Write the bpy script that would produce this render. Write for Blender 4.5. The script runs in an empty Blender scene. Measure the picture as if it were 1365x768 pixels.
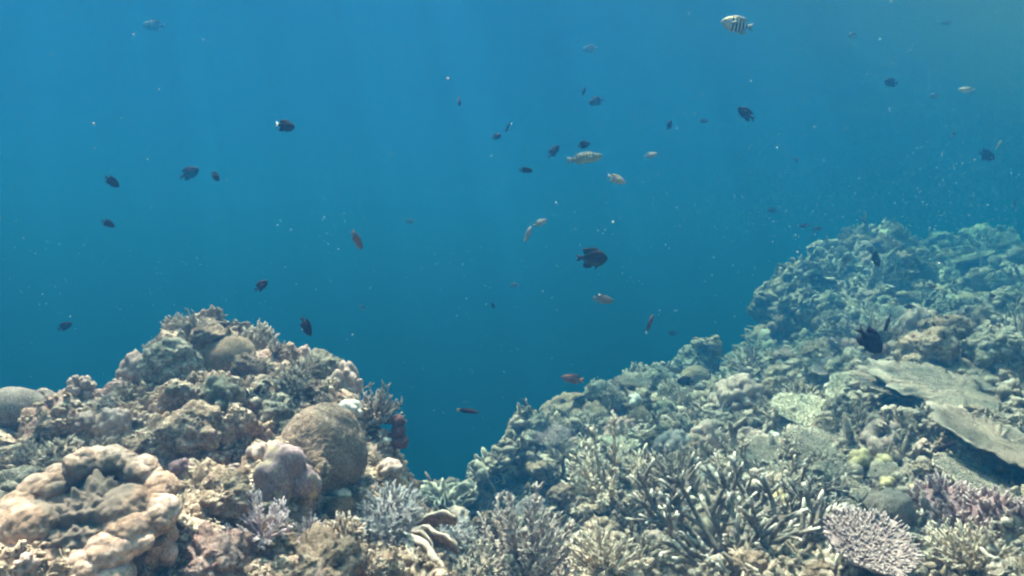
import bpy, bmesh, math, random
import numpy as np
from mathutils import Vector, Matrix, Euler
from mathutils.bvhtree import BVHTree
R = math.radians
rnd = random.Random(11)
scene = bpy.context.scene
COL = scene.collection

# ------------------------------------------------------------------ camera, sky, sun, exposure
PXF = 1000.0                      # focal length in pixels of the 1365 px wide photograph
cam_d = bpy.data.cameras.new('camera')
cam_d.sensor_width = 36.0
cam_d.lens = 36.0 * PXF / 1365.0
cam_d.clip_start, cam_d.clip_end = 0.02, 400.0
cam = bpy.data.objects.new('camera', cam_d)
cam.location = (0, 0, 0)
cam.rotation_euler = (R(90), 0, 0)
COL.objects.link(cam)
scene.camera = cam

SUN_ELEV, SUN_AZ = R(69), R(-38)  # azimuth from straight ahead (+Y), positive to the right
world = bpy.data.worlds.new('World')
scene.world = world
world.use_nodes = True
wn, wl = world.node_tree.nodes, world.node_tree.links
sky = wn.new('ShaderNodeTexSky')
sky.sky_type = 'NISHITA'
sky.sun_disc = False
sky.sun_elevation = SUN_ELEV
sky.sun_rotation = SUN_AZ
sky.air_density = 1.0
sky.dust_density = 4.0
wl.new(sky.outputs['Color'], wn['Background'].inputs['Color'])
wn['Background'].inputs['Strength'].default_value = 0.15

sun_d = bpy.data.lights.new('sun', 'SUN')
sun_d.energy = 4.0
sun_d.angle = R(0.5)
sun_d.color = (1.0, 0.605, 0.645)
sun = bpy.data.objects.new('sun', sun_d)
to_sun = Vector((math.sin(SUN_AZ) * math.cos(SUN_ELEV), math.cos(SUN_AZ) * math.cos(SUN_ELEV), math.sin(SUN_ELEV)))
sun.rotation_euler = to_sun.to_track_quat('Z', 'Y').to_euler()
sun.location = to_sun * 30
COL.objects.link(sun)

scene.view_settings.view_transform = 'Standard'
scene.view_settings.look = 'None'
scene.view_settings.exposure = 3.52
scene.view_settings.gamma = 1.0
scene.view_settings.use_curve_mapping = False
cy = scene.cycles
cy.volume_bounces = 3
cy.max_bounces = 8
cy.diffuse_bounces = 3
cy.glossy_bounces = 2
cy.transparent_max_bounces = 8
cy.filter_width = 2.2
cy.use_denoising = True
cy.use_adaptive_sampling = True
cy.adaptive_threshold = 0.03
cy.caustics_reflective = False
cy.caustics_refractive = False

# ------------------------------------------------------------------ numpy noise
def _hash(ix, iy, iz, s):
    h = (ix * 374761393 + iy * 668265263 + iz * 1440662683 + s * 974634777) & 0xffffffff
    h = ((h ^ (h >> 13)) * 1274126177) & 0xffffffff
    h = ((h ^ (h >> 16)) * 2246822519) & 0xffffffff
    h ^= h >> 15
    return h.astype(np.float64) / 4294967296.0

def vnoise(P, f, seed=0):
    Q = np.asarray(P, float) * f
    i = np.floor(Q).astype(np.int64)
    u = Q - i
    u = u * u * u * (u * (u * 6 - 15) + 10)
    out = 0
    for dx in (0, 1):
        wx = u[:, 0] if dx else 1 - u[:, 0]
        for dy in (0, 1):
            wy = u[:, 1] if dy else 1 - u[:, 1]
            for dz in (0, 1):
                wz = u[:, 2] if dz else 1 - u[:, 2]
                out = out + wx * wy * wz * _hash(i[:, 0] + dx, i[:, 1] + dy, i[:, 2] + dz, seed)
    return out * 2 - 1

def fbm(P, f, octaves=4, gain=0.5, seed=0):
    a, s = 1.0, 0
    for o in range(octaves):
        s = s + a * vnoise(P, f * 2.03 ** o, seed + o * 17)
        a *= gain
    return s

def lumps(P, f, seed=0, fill=0.8):
    """Round knobs: one sphere in every cell of a jittered lattice, value 0..1."""
    Q = np.asarray(P, float) * f
    i = np.floor(Q).astype(np.int64)
    best = np.zeros(len(Q))
    for dx in (-1, 0, 1):
        for dy in (-1, 0, 1):
            for dz in (-1, 0, 1):
                jx, jy, jz = i[:, 0] + dx, i[:, 1] + dy, i[:, 2] + dz
                cx = jx + 0.15 + 0.7 * _hash(jx, jy, jz, seed)
                cy_ = jy + 0.15 + 0.7 * _hash(jx, jy, jz, seed + 1)
                cz = jz + 0.15 + 0.7 * _hash(jx, jy, jz, seed + 2)
                rr = fill * (0.45 + 0.55 * _hash(jx, jy, jz, seed + 3))
                d2 = (Q[:, 0] - cx) ** 2 + (Q[:, 1] - cy_) ** 2 + (Q[:, 2] - cz) ** 2
                best = np.maximum(best, np.sqrt(np.maximum(rr * rr - d2, 0)))
    return best

def sstep(a, b, x):
    t = np.clip((x - a) / (b - a), 0, 1)
    return t * t * (3 - 2 * t)

# ------------------------------------------------------------------ meshes and objects
def np_mesh(name, V, quads=None, tris=None, attrs=None):
    V = np.asarray(V, np.float32)
    quads = np.zeros((0, 4), np.int32) if quads is None or len(quads) == 0 else np.asarray(quads, np.int32)
    tris = np.zeros((0, 3), np.int32) if tris is None or len(tris) == 0 else np.asarray(tris, np.int32)
    me = bpy.data.meshes.new(name)
    me.vertices.add(len(V))
    me.vertices.foreach_set('co', V.ravel())
    me.loops.add(quads.size + tris.size)
    me.loops.foreach_set('vertex_index', np.concatenate([quads.ravel(), tris.ravel()]))
    n = len(quads) + len(tris)
    me.polygons.add(n)
    me.polygons.foreach_set('loop_start', np.concatenate([np.arange(len(quads)) * 4, quads.size + np.arange(len(tris)) * 3]).astype(np.int32))
    me.polygons.foreach_set('use_smooth', np.ones(n, bool))
    me.update(calc_edges=True)
    for k, a in (attrs or {}).items():
        at = me.attributes.new(k, 'FLOAT', 'POINT')
        at.data.foreach_set('value', np.asarray(a, np.float32))
    return me

class Build:
    """Collects pieces of one part."""
    def __init__(s):
        s.V, s.Q, s.T, s.A, s.n = [], [], [], [], 0
    def add(s, V, Q=None, T=None, tip=None):
        V = np.asarray(V, float)
        s.V.append(V)
        if Q is not None and len(Q): s.Q.append(np.asarray(Q) + s.n)
        if T is not None and len(T): s.T.append(np.asarray(T) + s.n)
        s.A.append(np.zeros(len(V)) if tip is None else np.asarray(tip, float))
        s.n += len(V)
        return s
    def verts(s): return np.concatenate(s.V)
    def mesh(s, name, warp=None):
        V = np.concatenate(s.V)
        if warp is not None: V = warp(V)
        return np_mesh(name, V, np.concatenate(s.Q) if s.Q else None, np.concatenate(s.T) if s.T else None, {'tip': np.concatenate(s.A)})

def link(name, me, mat=None, parent=None, loc=(0, 0, 0), rot=None, scale=1.0):
    o = bpy.data.objects.new(name, me)
    if me is not None and mat is not None and len(me.materials) == 0: me.materials.append(mat)
    COL.objects.link(o)
    if parent is not None: o.parent = parent
    o.location = loc
    if rot is not None: o.rotation_euler = rot
    o.scale = (scale,) * 3 if isinstance(scale, (int, float)) else scale
    return o

def tag(o, label=None, cat=None, group=None, kind=None):
    for k, v in (('label', label), ('category', cat), ('group', group), ('kind', kind)):
        if v: o[k] = v
    return o

def copy_tree(o, parent=None):
    c = o.copy()
    COL.objects.link(c)
    if parent is not None: c.parent = parent
    for ch in list(o.children): copy_tree(ch, c)
    return c

def tubes(b, P, Rr, sides=6, tip0=0.0, tip1=1.0):
    """Many tapered branches at once: P (n,m,3) centre lines, Rr (n,m) radii; closed with a rounded end."""
    P = np.asarray(P, float); Rr = np.asarray(Rr, float)
    n, m, _ = P.shape
    T = np.gradient(P, axis=1)
    T /= np.linalg.norm(T, axis=2, keepdims=True) + 1e-9
    ch = P[:, -1] - P[:, 0]
    ref = np.where((np.abs(ch[:, 2]) > 0.8 * np.linalg.norm(ch, axis=1))[:, None], np.array([1., 0, 0]), np.array([0, 0, 1.]))
    U = np.cross(T, ref[:, None, :]); U /= np.linalg.norm(U, axis=2, keepdims=True) + 1e-9
    W = np.cross(T, U)
    a = np.arange(sides) * 2 * np.pi / sides
    ring = (P[:, :, None, :] + Rr[:, :, None, None] * (np.cos(a)[None, None, :, None] * U[:, :, None, :] + np.sin(a)[None, None, :, None] * W[:, :, None, :]))
    apex = P[:, -1] + T[:, -1] * Rr[:, -1, None] * 0.9
    V = np.concatenate([ring.reshape(n, m * sides, 3), apex[:, None, :]], axis=1)
    per = m * sides + 1
    i, j = np.meshgrid(np.arange(m - 1), np.arange(sides), indexing='ij')
    q = np.stack([i * sides + j, i * sides + (j + 1) % sides, (i + 1) * sides + (j + 1) % sides, (i + 1) * sides + j], -1).reshape(-1, 4)
    t = np.stack([(m - 1) * sides + np.arange(sides), (m - 1) * sides + (np.arange(sides) + 1) % sides, np.full(sides, m * sides)], -1)
    off = (np.arange(n) * per)[:, None, None]
    tv = np.linspace(0, 1, m)
    t0 = np.broadcast_to(np.asarray(tip0, float), (n,)); t1 = np.broadcast_to(np.asarray(tip1, float), (n,))
    tp = t0[:, None] + (t1 - t0)[:, None] * tv[None, :]
    A = np.concatenate([np.repeat(tp, sides, axis=1), t1[:, None]], axis=1)
    b.add(V.reshape(-1, 3), (q[None] + off).reshape(-1, 4), (t[None] + off).reshape(-1, 3), A.ravel())
    return b

_ico = {}
def ico(sub):
    if sub not in _ico:
        bm = bmesh.new()
        bmesh.ops.create_icosphere(bm, subdivisions=sub, radius=1.0)
        V = np.array([v.co[:] for v in bm.verts]); T = np.array([[v.index for v in f.verts] for f in bm.faces])
        bm.free()
        V /= np.linalg.norm(V, axis=1, keepdims=True)
        _ico[sub] = (V, T)
    return _ico[sub]

# ------------------------------------------------------------------ materials
def ramp(nt, fac, stops, interp='LINEAR'):
    n = nt.nodes.new('ShaderNodeValToRGB')
    cr = n.color_ramp
    cr.interpolation = interp
    while len(cr.elements) > 1: cr.elements.remove(cr.elements[-1])
    cr.elements[0].position = stops[0][0]; cr.elements[0].color = (*stops[0][1], 1)
    for p, c in stops[1:]:
        e = cr.elements.new(p); e.color = (*c, 1)
    nt.links.new(fac, n.inputs['Fac'])
    return n.outputs['Color']

def noise(nt, vec, scale, detail=4, rough=0.6, dist=0.0):
    n = nt.nodes.new('ShaderNodeTexNoise')
    n.inputs['Scale'].default_value = scale; n.inputs['Detail'].default_value = detail
    n.inputs['Roughness'].default_value = rough; n.inputs['Distortion'].default_value = dist
    nt.links.new(vec, n.inputs['Vector'])
    return n.outputs['Fac']

def voro(nt, vec, scale, feature='F1', out='Distance'):
    n = nt.nodes.new('ShaderNodeTexVoronoi')
    n.feature = feature
    n.inputs['Scale'].default_value = scale
    nt.links.new(vec, n.inputs['Vector'])
    return n.outputs[out]

def mix(nt, fac, a, b, mode='MIX'):
    n = nt.nodes.new('ShaderNodeMix')
    n.data_type = 'RGBA'; n.blend_type = mode
    for sock, v in ((n.inputs['Factor'], fac), (n.inputs['A'], a), (n.inputs['B'], b)):
        if isinstance(v, bpy.types.NodeSocket): nt.links.new(v, sock)
        elif isinstance(v, (int, float)): sock.default_value = v
        else: sock.default_value = (*v, 1)
    return n.outputs['Result']

def math_n(nt, op, a, b=0.0, clamp=False):
    n = nt.nodes.new('ShaderNodeMath')
    n.operation = op; n.use_clamp = clamp
    for k, v in enumerate((a, b)):
        if isinstance(v, bpy.types.NodeSocket): nt.links.new(v, n.inputs[k])
        else: n.inputs[k].default_value = v
    return n.outputs[0]

def maprange(nt, v, a, b, c=0.0, d=1.0):
    n = nt.nodes.new('ShaderNodeMapRange')
    n.interpolation_type = 'SMOOTHSTEP'
    nt.links.new(v, n.inputs['Value'])
    for k, x in zip(('From Min', 'From Max', 'To Min', 'To Max'), (a, b, c, d)): n.inputs[k].default_value = x
    return n.outputs['Result']

def new_mat(name, rough=0.85, spec=0.15):
    m = bpy.data.materials.new(name); m.use_nodes = True
    nt = m.node_tree
    p = nt.nodes['Principled BSDF']
    p.inputs['Roughness'].default_value = rough
    p.inputs['Specular IOR Level'].default_value = spec
    return m, nt, p

def coral_mat(name, cols, tipcol=None, scale=14.0, bump=(90, 0.5, 0.004), pattern='polyp', tip_range=(0.45, 1.0), vary=0.25, mottle=0.75, deadcol=None):
    """Living coral: colour varied at two sizes, paler growing tips, and a relief of polyps, meanders or grain."""
    m, nt, p = new_mat(name)
    tc = nt.nodes.new('ShaderNodeTexCoord').outputs['Object']
    n1 = noise(nt, tc, scale, 4, 0.65, 0.4)
    k = len(cols)
    c = ramp(nt, n1, [(0.3 + 0.4 * i / max(k - 1, 1), cl) for i, cl in enumerate(cols)])
    n2 = noise(nt, tc, scale * 7, 3, 0.7)
    c = mix(nt, mottle, c, ramp(nt, n2, [(0.3, (0.30, 0.29, 0.27)), (0.5, (0.8, 0.8, 0.8)), (0.7, (1.5, 1.45, 1.4))]), 'MULTIPLY')
    if pattern == 'polyp':
        h = voro(nt, tc, bump[0]); 
        c = mix(nt, 0.45, c, ramp(nt, h, [(0.05, (0.45, 0.42, 0.38)), (0.4, (1.1, 1.1, 1.1))]), 'MULTIPLY')
    elif pattern == 'meander':
        w = nt.nodes.new('ShaderNodeTexWave'); w.inputs['Scale'].default_value = bump[0] * 0.25
        w.inputs['Distortion'].default_value = 9.0; w.inputs['Detail'].default_value = 2.0; w.inputs['Detail Scale'].default_value = 1.4
        nt.links.new(tc, w.inputs['Vector']); h = w.outputs['Fac']
        c = mix(nt, 0.5, c, ramp(nt, h, [(0.1, (0.4, 0.38, 0.35)), (0.6, (1.15, 1.15, 1.15))]), 'MULTIPLY')
    else:
        h = noise(nt, tc, bump[0], 5, 0.7)
    at = nt.nodes.new('ShaderNodeAttribute'); at.attribute_name = 'tip'
    if tipcol is not None:
        c = mix(nt, maprange(nt, at.outputs['Fac'], tip_range[0], tip_range[1]), c, tipcol)
    if deadcol is not None:
        f = maprange(nt, math_n(nt, 'ADD', at.outputs['Fac'], math_n(nt, 'MULTIPLY', math_n(nt, 'SUBTRACT', n2, 0.5), 0.9)), 0.35, 0.65)
        c = mix(nt, f, c, mix(nt, noise(nt, tc, scale * 3, 4), deadcol, tuple(x * 2.2 for x in deadcol)))
    oi = nt.nodes.new('ShaderNodeObjectInfo')
    hs = nt.nodes.new('ShaderNodeHueSaturation')
    nt.links.new(c, hs.inputs['Color'])
    nt.links.new(maprange(nt, oi.outputs['Random'], 0, 1, 1 - vary, 1 + vary), hs.inputs['Value'])
    nt.links.new(hs.outputs['Color'], p.inputs['Base Color'])
    b = nt.nodes.new('ShaderNodeBump')
    b.inputs['Strength'].default_value = bump[1]; b.inputs['Distance'].default_value = bump[2]
    nt.links.new(h, b.inputs['Height'])
    nt.links.new(b.outputs['Normal'], p.inputs['Normal'])
    return m

def rock_mat(name, light=1.0, k=1.0, warm=True):
    """Reef rock: worn limestone with sediment on its upward faces, coralline crusts, turf algae, pale bitten scars and dark holes."""
    m, nt, p = new_mat(name, 0.95, 0.08)
    tcn = nt.nodes.new('ShaderNodeTexCoord'); tc = tcn.outputs['Object']
    L = lambda c: tuple(x * light for x in c)
    big = noise(nt, tc, 3.2 * k, 5, 0.65, 0.5)
    mid = noise(nt, tc, 11 * k, 5, 0.7, 0.6)
    fine = noise(nt, tc, 55 * k, 5, 0.75)
    fine2 = noise(nt, tc, 130 * k, 3, 0.7)
    c = ramp(nt, mid, [(0.26, L((0.13, 0.088, 0.063))), (0.42, L((0.28, 0.195, 0.14))), (0.54, L((0.42, 0.305, 0.225))), (0.66, L((0.55, 0.43, 0.335))), (0.78, L((0.72, 0.62, 0.53)))] if warm else [(0.26, L((0.12, 0.093, 0.068))), (0.42, L((0.26, 0.205, 0.15))), (0.54, L((0.39, 0.318, 0.245))), (0.66, L((0.54, 0.455, 0.365))), (0.78, L((0.70, 0.64, 0.555)))])
    turf = noise(nt, tc, 6.5 * k, 4, 0.6, 0.8)
    c = mix(nt, maprange(nt, turf, 0.55, 0.70, 0, 0.75), c, L((0.16, 0.145, 0.085)))
    crust = noise(nt, tc, 8.5 * k, 4, 0.6, 1.2)
    c = mix(nt, maprange(nt, math_n(nt, 'SUBTRACT', 1.0, crust), 0.545, 0.66, 0, 0.7), c, L((0.42, 0.235, 0.225) if warm else (0.30, 0.25, 0.22)))
    scar = voro(nt, tc, 13 * k)
    c = mix(nt, maprange(nt, math_n(nt, 'ADD', scar, math_n(nt, 'MULTIPLY', fine, 0.5)), 0.42, 0.30, 0, 0.85), c, L((0.70, 0.66, 0.57)))
    geo = nt.nodes.new('ShaderNodeNewGeometry')
    sep = nt.nodes.new('ShaderNodeSeparateXYZ'); nt.links.new(geo.outputs['Normal'], sep.inputs[0])
    sed = maprange(nt, math_n(nt, 'ADD', sep.outputs['Z'], math_n(nt, 'MULTIPLY', math_n(nt, 'SUBTRACT', big, 0.5), 1.6)), 0.55, 1.05, 0, 0.6)
    c = mix(nt, sed, c, L((0.58, 0.465, 0.36) if warm else (0.58, 0.49, 0.39)))
    c = mix(nt, 0.85, c, ramp(nt, fine, [(0.28, (0.22, 0.20, 0.17)), (0.44, (0.75, 0.73, 0.7)), (0.6, (1.15, 1.13, 1.1)), (0.74, (1.7, 1.65, 1.6))]), 'MULTIPLY')
    pit = voro(nt, tc, 34 * k)
    c = mix(nt, maprange(nt, pit, 0.22, 0.10, 0, 0.55), c, L((0.06, 0.05, 0.042)))
    nt.links.new(c, p.inputs['Base Color'])
    h = math_n(nt, 'ADD', math_n(nt, 'MULTIPLY', fine, 1.0), math_n(nt, 'ADD', math_n(nt, 'MULTIPLY', fine2, 0.5), math_n(nt, 'MULTIPLY', math_n(nt, 'MINIMUM', pit, 0.35), 1.6)))
    b = nt.nodes.new('ShaderNodeBump'); b.inputs['Strength'].default_value = 0.9; b.inputs['Distance'].default_value = 0.012 / k
    nt.links.new(h, b.inputs['Height']); nt.links.new(b.outputs['Normal'], p.inputs['Normal'])
    return m

# ------------------------------------------------------------------ water: body (haze), surface
HAZE_TOP = 2.55
HAZE_DENSITY = 0.295
m = bpy.data.materials.new('sea_water_haze'); m.use_nodes = True
nt = m.node_tree
nt.nodes.remove(nt.nodes['Principled BSDF'])
pv = nt.nodes.new('ShaderNodeVolumePrincipled')
pv.inputs['Color'].default_value = (0.0056, 0.0500, 0.119, 1)
pv.inputs['Density'].default_value = HAZE_DENSITY
pv.inputs['Absorption Color'].default_value = (0.025, 0.255, 0.12, 1)
pv.inputs['Anisotropy'].default_value = 0.38
nt.links.new(pv.outputs['Volume'], nt.nodes['Material Output'].inputs['Volume'])
bx = Build()
c8 = np.array([[x, y, z] for z in (-14.0, HAZE_TOP) for y in (-45, 60) for x in (-55, 55)], float)
bx.add(c8, [[0, 2, 3, 1], [4, 5, 7, 6], [0, 1, 5, 4], [2, 6, 7, 3], [0, 4, 6, 2], [1, 3, 7, 5]])
tag(link('haze', bx.mesh('haze'), m), kind='stuff')

m, nt, p = new_mat('water_surface_painted_caustics')
nt.nodes.remove(p)
tc = nt.nodes.new('ShaderNodeTexCoord').outputs['Object']
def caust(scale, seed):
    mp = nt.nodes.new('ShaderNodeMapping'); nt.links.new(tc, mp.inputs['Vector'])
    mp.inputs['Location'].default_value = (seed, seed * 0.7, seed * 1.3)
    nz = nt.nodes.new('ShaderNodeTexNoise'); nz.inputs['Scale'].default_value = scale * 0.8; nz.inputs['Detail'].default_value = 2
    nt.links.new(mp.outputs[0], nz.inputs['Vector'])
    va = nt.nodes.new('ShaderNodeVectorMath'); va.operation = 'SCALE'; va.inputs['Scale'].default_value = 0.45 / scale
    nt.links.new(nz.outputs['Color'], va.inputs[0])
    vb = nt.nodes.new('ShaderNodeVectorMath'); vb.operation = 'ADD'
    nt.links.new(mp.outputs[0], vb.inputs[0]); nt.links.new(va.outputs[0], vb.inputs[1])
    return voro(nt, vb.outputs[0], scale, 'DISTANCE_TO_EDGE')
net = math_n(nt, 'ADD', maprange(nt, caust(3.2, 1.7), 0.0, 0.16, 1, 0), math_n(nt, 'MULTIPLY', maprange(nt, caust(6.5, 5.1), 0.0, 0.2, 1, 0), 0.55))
tcol = ramp(nt, net, [(0.0, (0.34, 0.34, 0.34)), (0.40, (0.66, 0.66, 0.66)), (1.0, (1, 1, 1))])  # caustic light net painted into the transparency, dapples the sun below
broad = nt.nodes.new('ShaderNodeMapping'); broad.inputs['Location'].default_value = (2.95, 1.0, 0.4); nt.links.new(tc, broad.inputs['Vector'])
tcol = mix(nt, 1.0, tcol, ramp(nt, noise(nt, broad.outputs[0], 2.0, 2, .5), [(.40, (.64, .64, .64)), (.58, (1, 1, 1))]), 'MULTIPLY')  # broad dim patches painted in as well, shaped to give light shafts
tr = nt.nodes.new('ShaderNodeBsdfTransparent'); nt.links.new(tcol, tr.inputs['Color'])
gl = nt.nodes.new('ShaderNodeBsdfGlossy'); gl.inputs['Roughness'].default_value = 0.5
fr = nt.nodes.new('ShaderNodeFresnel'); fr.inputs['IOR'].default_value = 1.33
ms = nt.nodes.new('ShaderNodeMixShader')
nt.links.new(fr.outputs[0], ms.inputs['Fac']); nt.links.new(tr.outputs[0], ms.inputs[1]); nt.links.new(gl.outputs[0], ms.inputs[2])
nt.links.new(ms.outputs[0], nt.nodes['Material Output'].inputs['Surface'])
n = 60
gx, gy = np.meshgrid(np.linspace(-150, 150, n), np.linspace(-150, 150, n))
V = np.stack([gx.ravel(), gy.ravel(), np.full(n * n, HAZE_TOP + 0.05) + 0.03 * np.sin(gx.ravel() * 1.3 + gy.ravel() * 0.7)], -1)
gi = np.arange(n * n).reshape(n, n)
Q = np.stack([gi[:-1, :-1], gi[:-1, 1:], gi[1:, 1:], gi[1:, :-1]], -1).reshape(-1, 4)
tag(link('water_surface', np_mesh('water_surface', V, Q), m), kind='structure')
# ------------------------------------------------------------------ terrain
def ray(px, py):
    return np.array([(px - 682.5) / PXF, 1.0, (384.0 - py) / PXF])

def pt(px, py, Y): return ray(px, py) * Y

class Thin:
    """Smooth sheet through measured points (x, y, z)."""
    def __init__(s, pts, lam=0.002):
        s.p = np.array(pts, float); n = len(s.p)
        K = s.k(s.p[:, :2], s.p[:, :2]) + lam * np.eye(n)
        A = np.c_[np.ones(n), s.p[:, :2]]
        M = np.block([[K, A], [A.T, np.zeros((3, 3))]])
        s.w = np.linalg.solve(M, np.r_[s.p[:, 2], 0, 0, 0])
    @staticmethod
    def k(a, b):
        r2 = ((a[:, None, :] - b[None]) ** 2).sum(-1)
        return 0.5 * r2 * np.log(r2 + 1e-12)
    def __call__(s, xy):
        out = np.empty(len(xy))
        for i in range(0, len(xy), 100000):
            q = xy[i:i + 100000]
            out[i:i + 100000] = s.k(q, s.p[:, :2]) @ s.w[:-3] + s.w[-3] + q @ s.w[-2:]
        return out

def to_polyline(xy, line, closed=False):
    """Nearest point on a polyline and distance; sign > 0 on the left of its direction (or outside when closed)."""
    line = np.asarray(line, float)
    if closed: line = np.vstack([line, line[:1]])
    best = np.full(len(xy), 1e9); near = np.zeros_like(xy); sgn = np.ones(len(xy))
    inside = np.zeros(len(xy), bool)
    for a, b in zip(line[:-1], line[1:]):
        d = b - a
        t = np.clip(((xy - a) @ d) / (d @ d), 0, 1)
        q = a + t[:, None] * d
        dist = np.hypot(*(xy - q).T)
        c = d[0] * (xy[:, 1] - a[1]) - d[1] * (xy[:, 0] - a[0])
        u = dist < best - 1e-9
        best[u] = dist[u]; near[u] = q[u]; sgn[u] = np.sign(c[u])
        cross = ((a[1] > xy[:, 1]) != (b[1] > xy[:, 1])) & (xy[:, 0] < (b[0] - a[0]) * (xy[:, 1] - a[1]) / (b[1] - a[1] + 1e-15) + a[0])
        inside ^= cross
    if closed: sgn = np.where(inside, -1, 1)
    return near, best, sgn

def grid_mesh(X, Y, height, displace):
    r, c = X.shape
    xy = np.stack([X.ravel(), Y.ravel()], -1)
    P = np.c_[xy, height(xy)]
    G = P.reshape(r, c, 3)
    N = np.cross(np.gradient(G, axis=1), np.gradient(G, axis=0)).reshape(-1, 3)
    N /= np.linalg.norm(N, axis=1, keepdims=True) + 1e-12
    N[N[:, 2] < 0] *= -1
    P = displace(P, N)
    gi = np.arange(r * c).reshape(r, c)
    Q = np.stack([gi[:-1, :-1], gi[:-1, 1:], gi[1:, 1:], gi[1:, :-1]], -1).reshape(-1, 4)
    return P, Q

# --- right: the reef slope
edge = [(-9, 1.2), (-3.2, 2.3), (-1.2, 2.55), (-.5, 2.7), (-.30, 3.2), (.20, 4.25), (.86, 5.0), (1.66, 6.0), (2.02, 6.5), (2.6, 7.3), (3.9, 8.6), (5.6, 9.9), (7.6, 11.2), (11, 13.0), (20, 17)]
ctl = [pt(*a) for a in [(590, 655, 3.0), (650, 592, 3.5), (740, 556, 4.2), (800, 538, 4.6), (860, 522, 5.0), (920, 493, 5.6), (970, 475, 6.0), (1005, 448, 6.4),
       (1060, 400, 6.9), (1110, 360, 7.6), (1150, 334, 8.6), (1230, 334, 9.6), (1300, 331, 10.6), (1365, 334, 11.3),
       (1300, 520, 3.1), (1180, 500, 3.6), (1068, 560, 3.4), (980, 700, 2.05), (1150, 740, 1.75), (1365, 780, 1.5), (650, 780, 1.65), (760, 740, 1.9), (820, 650, 2.5),
       (1365, 420, 5.2), (1200, 440, 5.2), (900, 570, 3.7), (1365, 620, 2.2), (700, 660, 2.6), (1040, 620, 2.7), (1200, 640, 2.4), (1000, 520, 4.4), (1280, 385, 6.6), (1365, 362, 7.9), (1100, 470, 5.2)]]
ctl += [np.array(a) for a in [(0, .8, -.80), (1.2, .6, -.66), (2.2, 1.2, -.52), (-1.2, 1.0, -.82), (-2, 2, -.9), (0, -2, -.9), (4, 0, -.5), (6, 4, 0.0), (9, 7, .45), (12, 11, .9)]]
slope_fit = Thin(ctl)
bumps = [(2.40, 6.75, .54, .41), (2.95, 7.5, .5, .12), (4.15, 8.7, .55, .22), (1.36, 5.75, .24, .20), (.98, 5.05, .26, .14), (2.55, 5.6, .5, .18), (3.3, 6.3, .6, .16), (1.9, 5.0, .35, .13), (.1, 3.9, .32, .12),
         (-.05, 3.65, .32, .10), (4.9, 7.4, .8, .12), (6.6, 9.8, .9, .12), (2.1, 3.9, .45, .12), (.72, 4.3, .34, .10), (5.6, 9.3, .7, .10), (3.6, 5.2, .5, .15), (1.55, 2.75, .22, .07), (2.1, 3.3, .4, .05)]
holes = [(.05, 3.1, .30, .22), (.45, 3.25, .24, .16), (1.0, 3.25, .22, .13), (1.62, 4.25, .3, .12), (1.28, 2.15, .15, .10), (.3, 2.55, .26, .14), (1.5, 1.75, .18, .10), (1.75, 2.9, .3, .12), (-.1, 2.5, .3, .16), (.8, 3.75, .2, .10)]

def slope_height(xy):
    near, d, s = to_polyline(xy, edge)
    out = s > 0
    z = slope_fit(np.where(out[:, None], near, xy))
    for x, y, r, h in bumps:
        q = np.maximum(1 - ((xy[:, 0] - x) ** 2 + (xy[:, 1] - y) ** 2) / (r * r), 0)
        z = z + h * np.where(h > .3, np.sqrt(q) * (1 - (1 - q) ** 6), q * q * (3 - 2 * q))
    for x, y, r, h in holes:
        q = np.maximum(1 - ((xy[:, 0] - x) ** 2 + (xy[:, 1] - y) ** 2) / (r * r), 0)
        z = z - h * q * q * (3 - 2 * q)
    drop = np.where(out, 1.9 * d + 0.5 * np.minimum(d, .3), 0)
    return np.maximum(z - drop, -13.2)

def slope_displace(P, N):
    rng_ = np.hypot(P[:, 0], P[:, 1])[:, None]
    far = sstep(3.0, 7.0, rng_[:, 0])
    out = P.copy()
    out += N * (0.13 * fbm(P, 1.1, 3, .5, 5) * (0.6 + far))[:, None]
    a = lumps(P, 2.3, 31); out += N * ((a - .48) * (0.10 + .16 * far))[:, None]
    a = lumps(out, 5.5, 41); out += N * ((a - .48) * (0.075 + .06 * far))[:, None]
    a = lumps(out + 0.02 * np.c_[vnoise(P, 9, 1), vnoise(P, 9, 2), vnoise(P, 9, 3)], 13, 51); out += N * ((a - .48) * 0.045)[:, None]
    a = lumps(out, 31, 61); out += N * ((a - .48) * 0.017)[:, None]
    sh = np.c_[vnoise(P, 4, 71), vnoise(P, 4, 72), 0 * rng_] * 0.05 + np.c_[vnoise(P, 14, 73), vnoise(P, 14, 74), 0 * rng_] * 0.018
    out += sh + N * (0.035 * fbm(P, 22, 3, .6, 81))[:, None]
    return out

az = np.concatenate([np.linspace(-130, -16, 60)[:-1], np.linspace(-16, 40, 1050), np.linspace(40, 125, 60)[1:]])
rad = np.concatenate([np.linspace(.05, .9, 16)[:-1], np.geomspace(.9, 15, 640), np.geomspace(15, 40, 30)[1:]])
A_, R_ = np.meshgrid(np.radians(az), rad)
P, Q = grid_mesh(R_ * np.sin(A_), R_ * np.cos(A_), slope_height, slope_displace)
M_slope = rock_mat('slope_reef_rock', 0.9, 0.8, warm=False)
slope_me = np_mesh('reef_slope_terrain', P, Q)
tag(link('reef_slope_terrain', slope_me, M_slope), kind='structure')
slope_bvh = BVHTree.FromPolygons(P.tolist(), Q.tolist())

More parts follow.
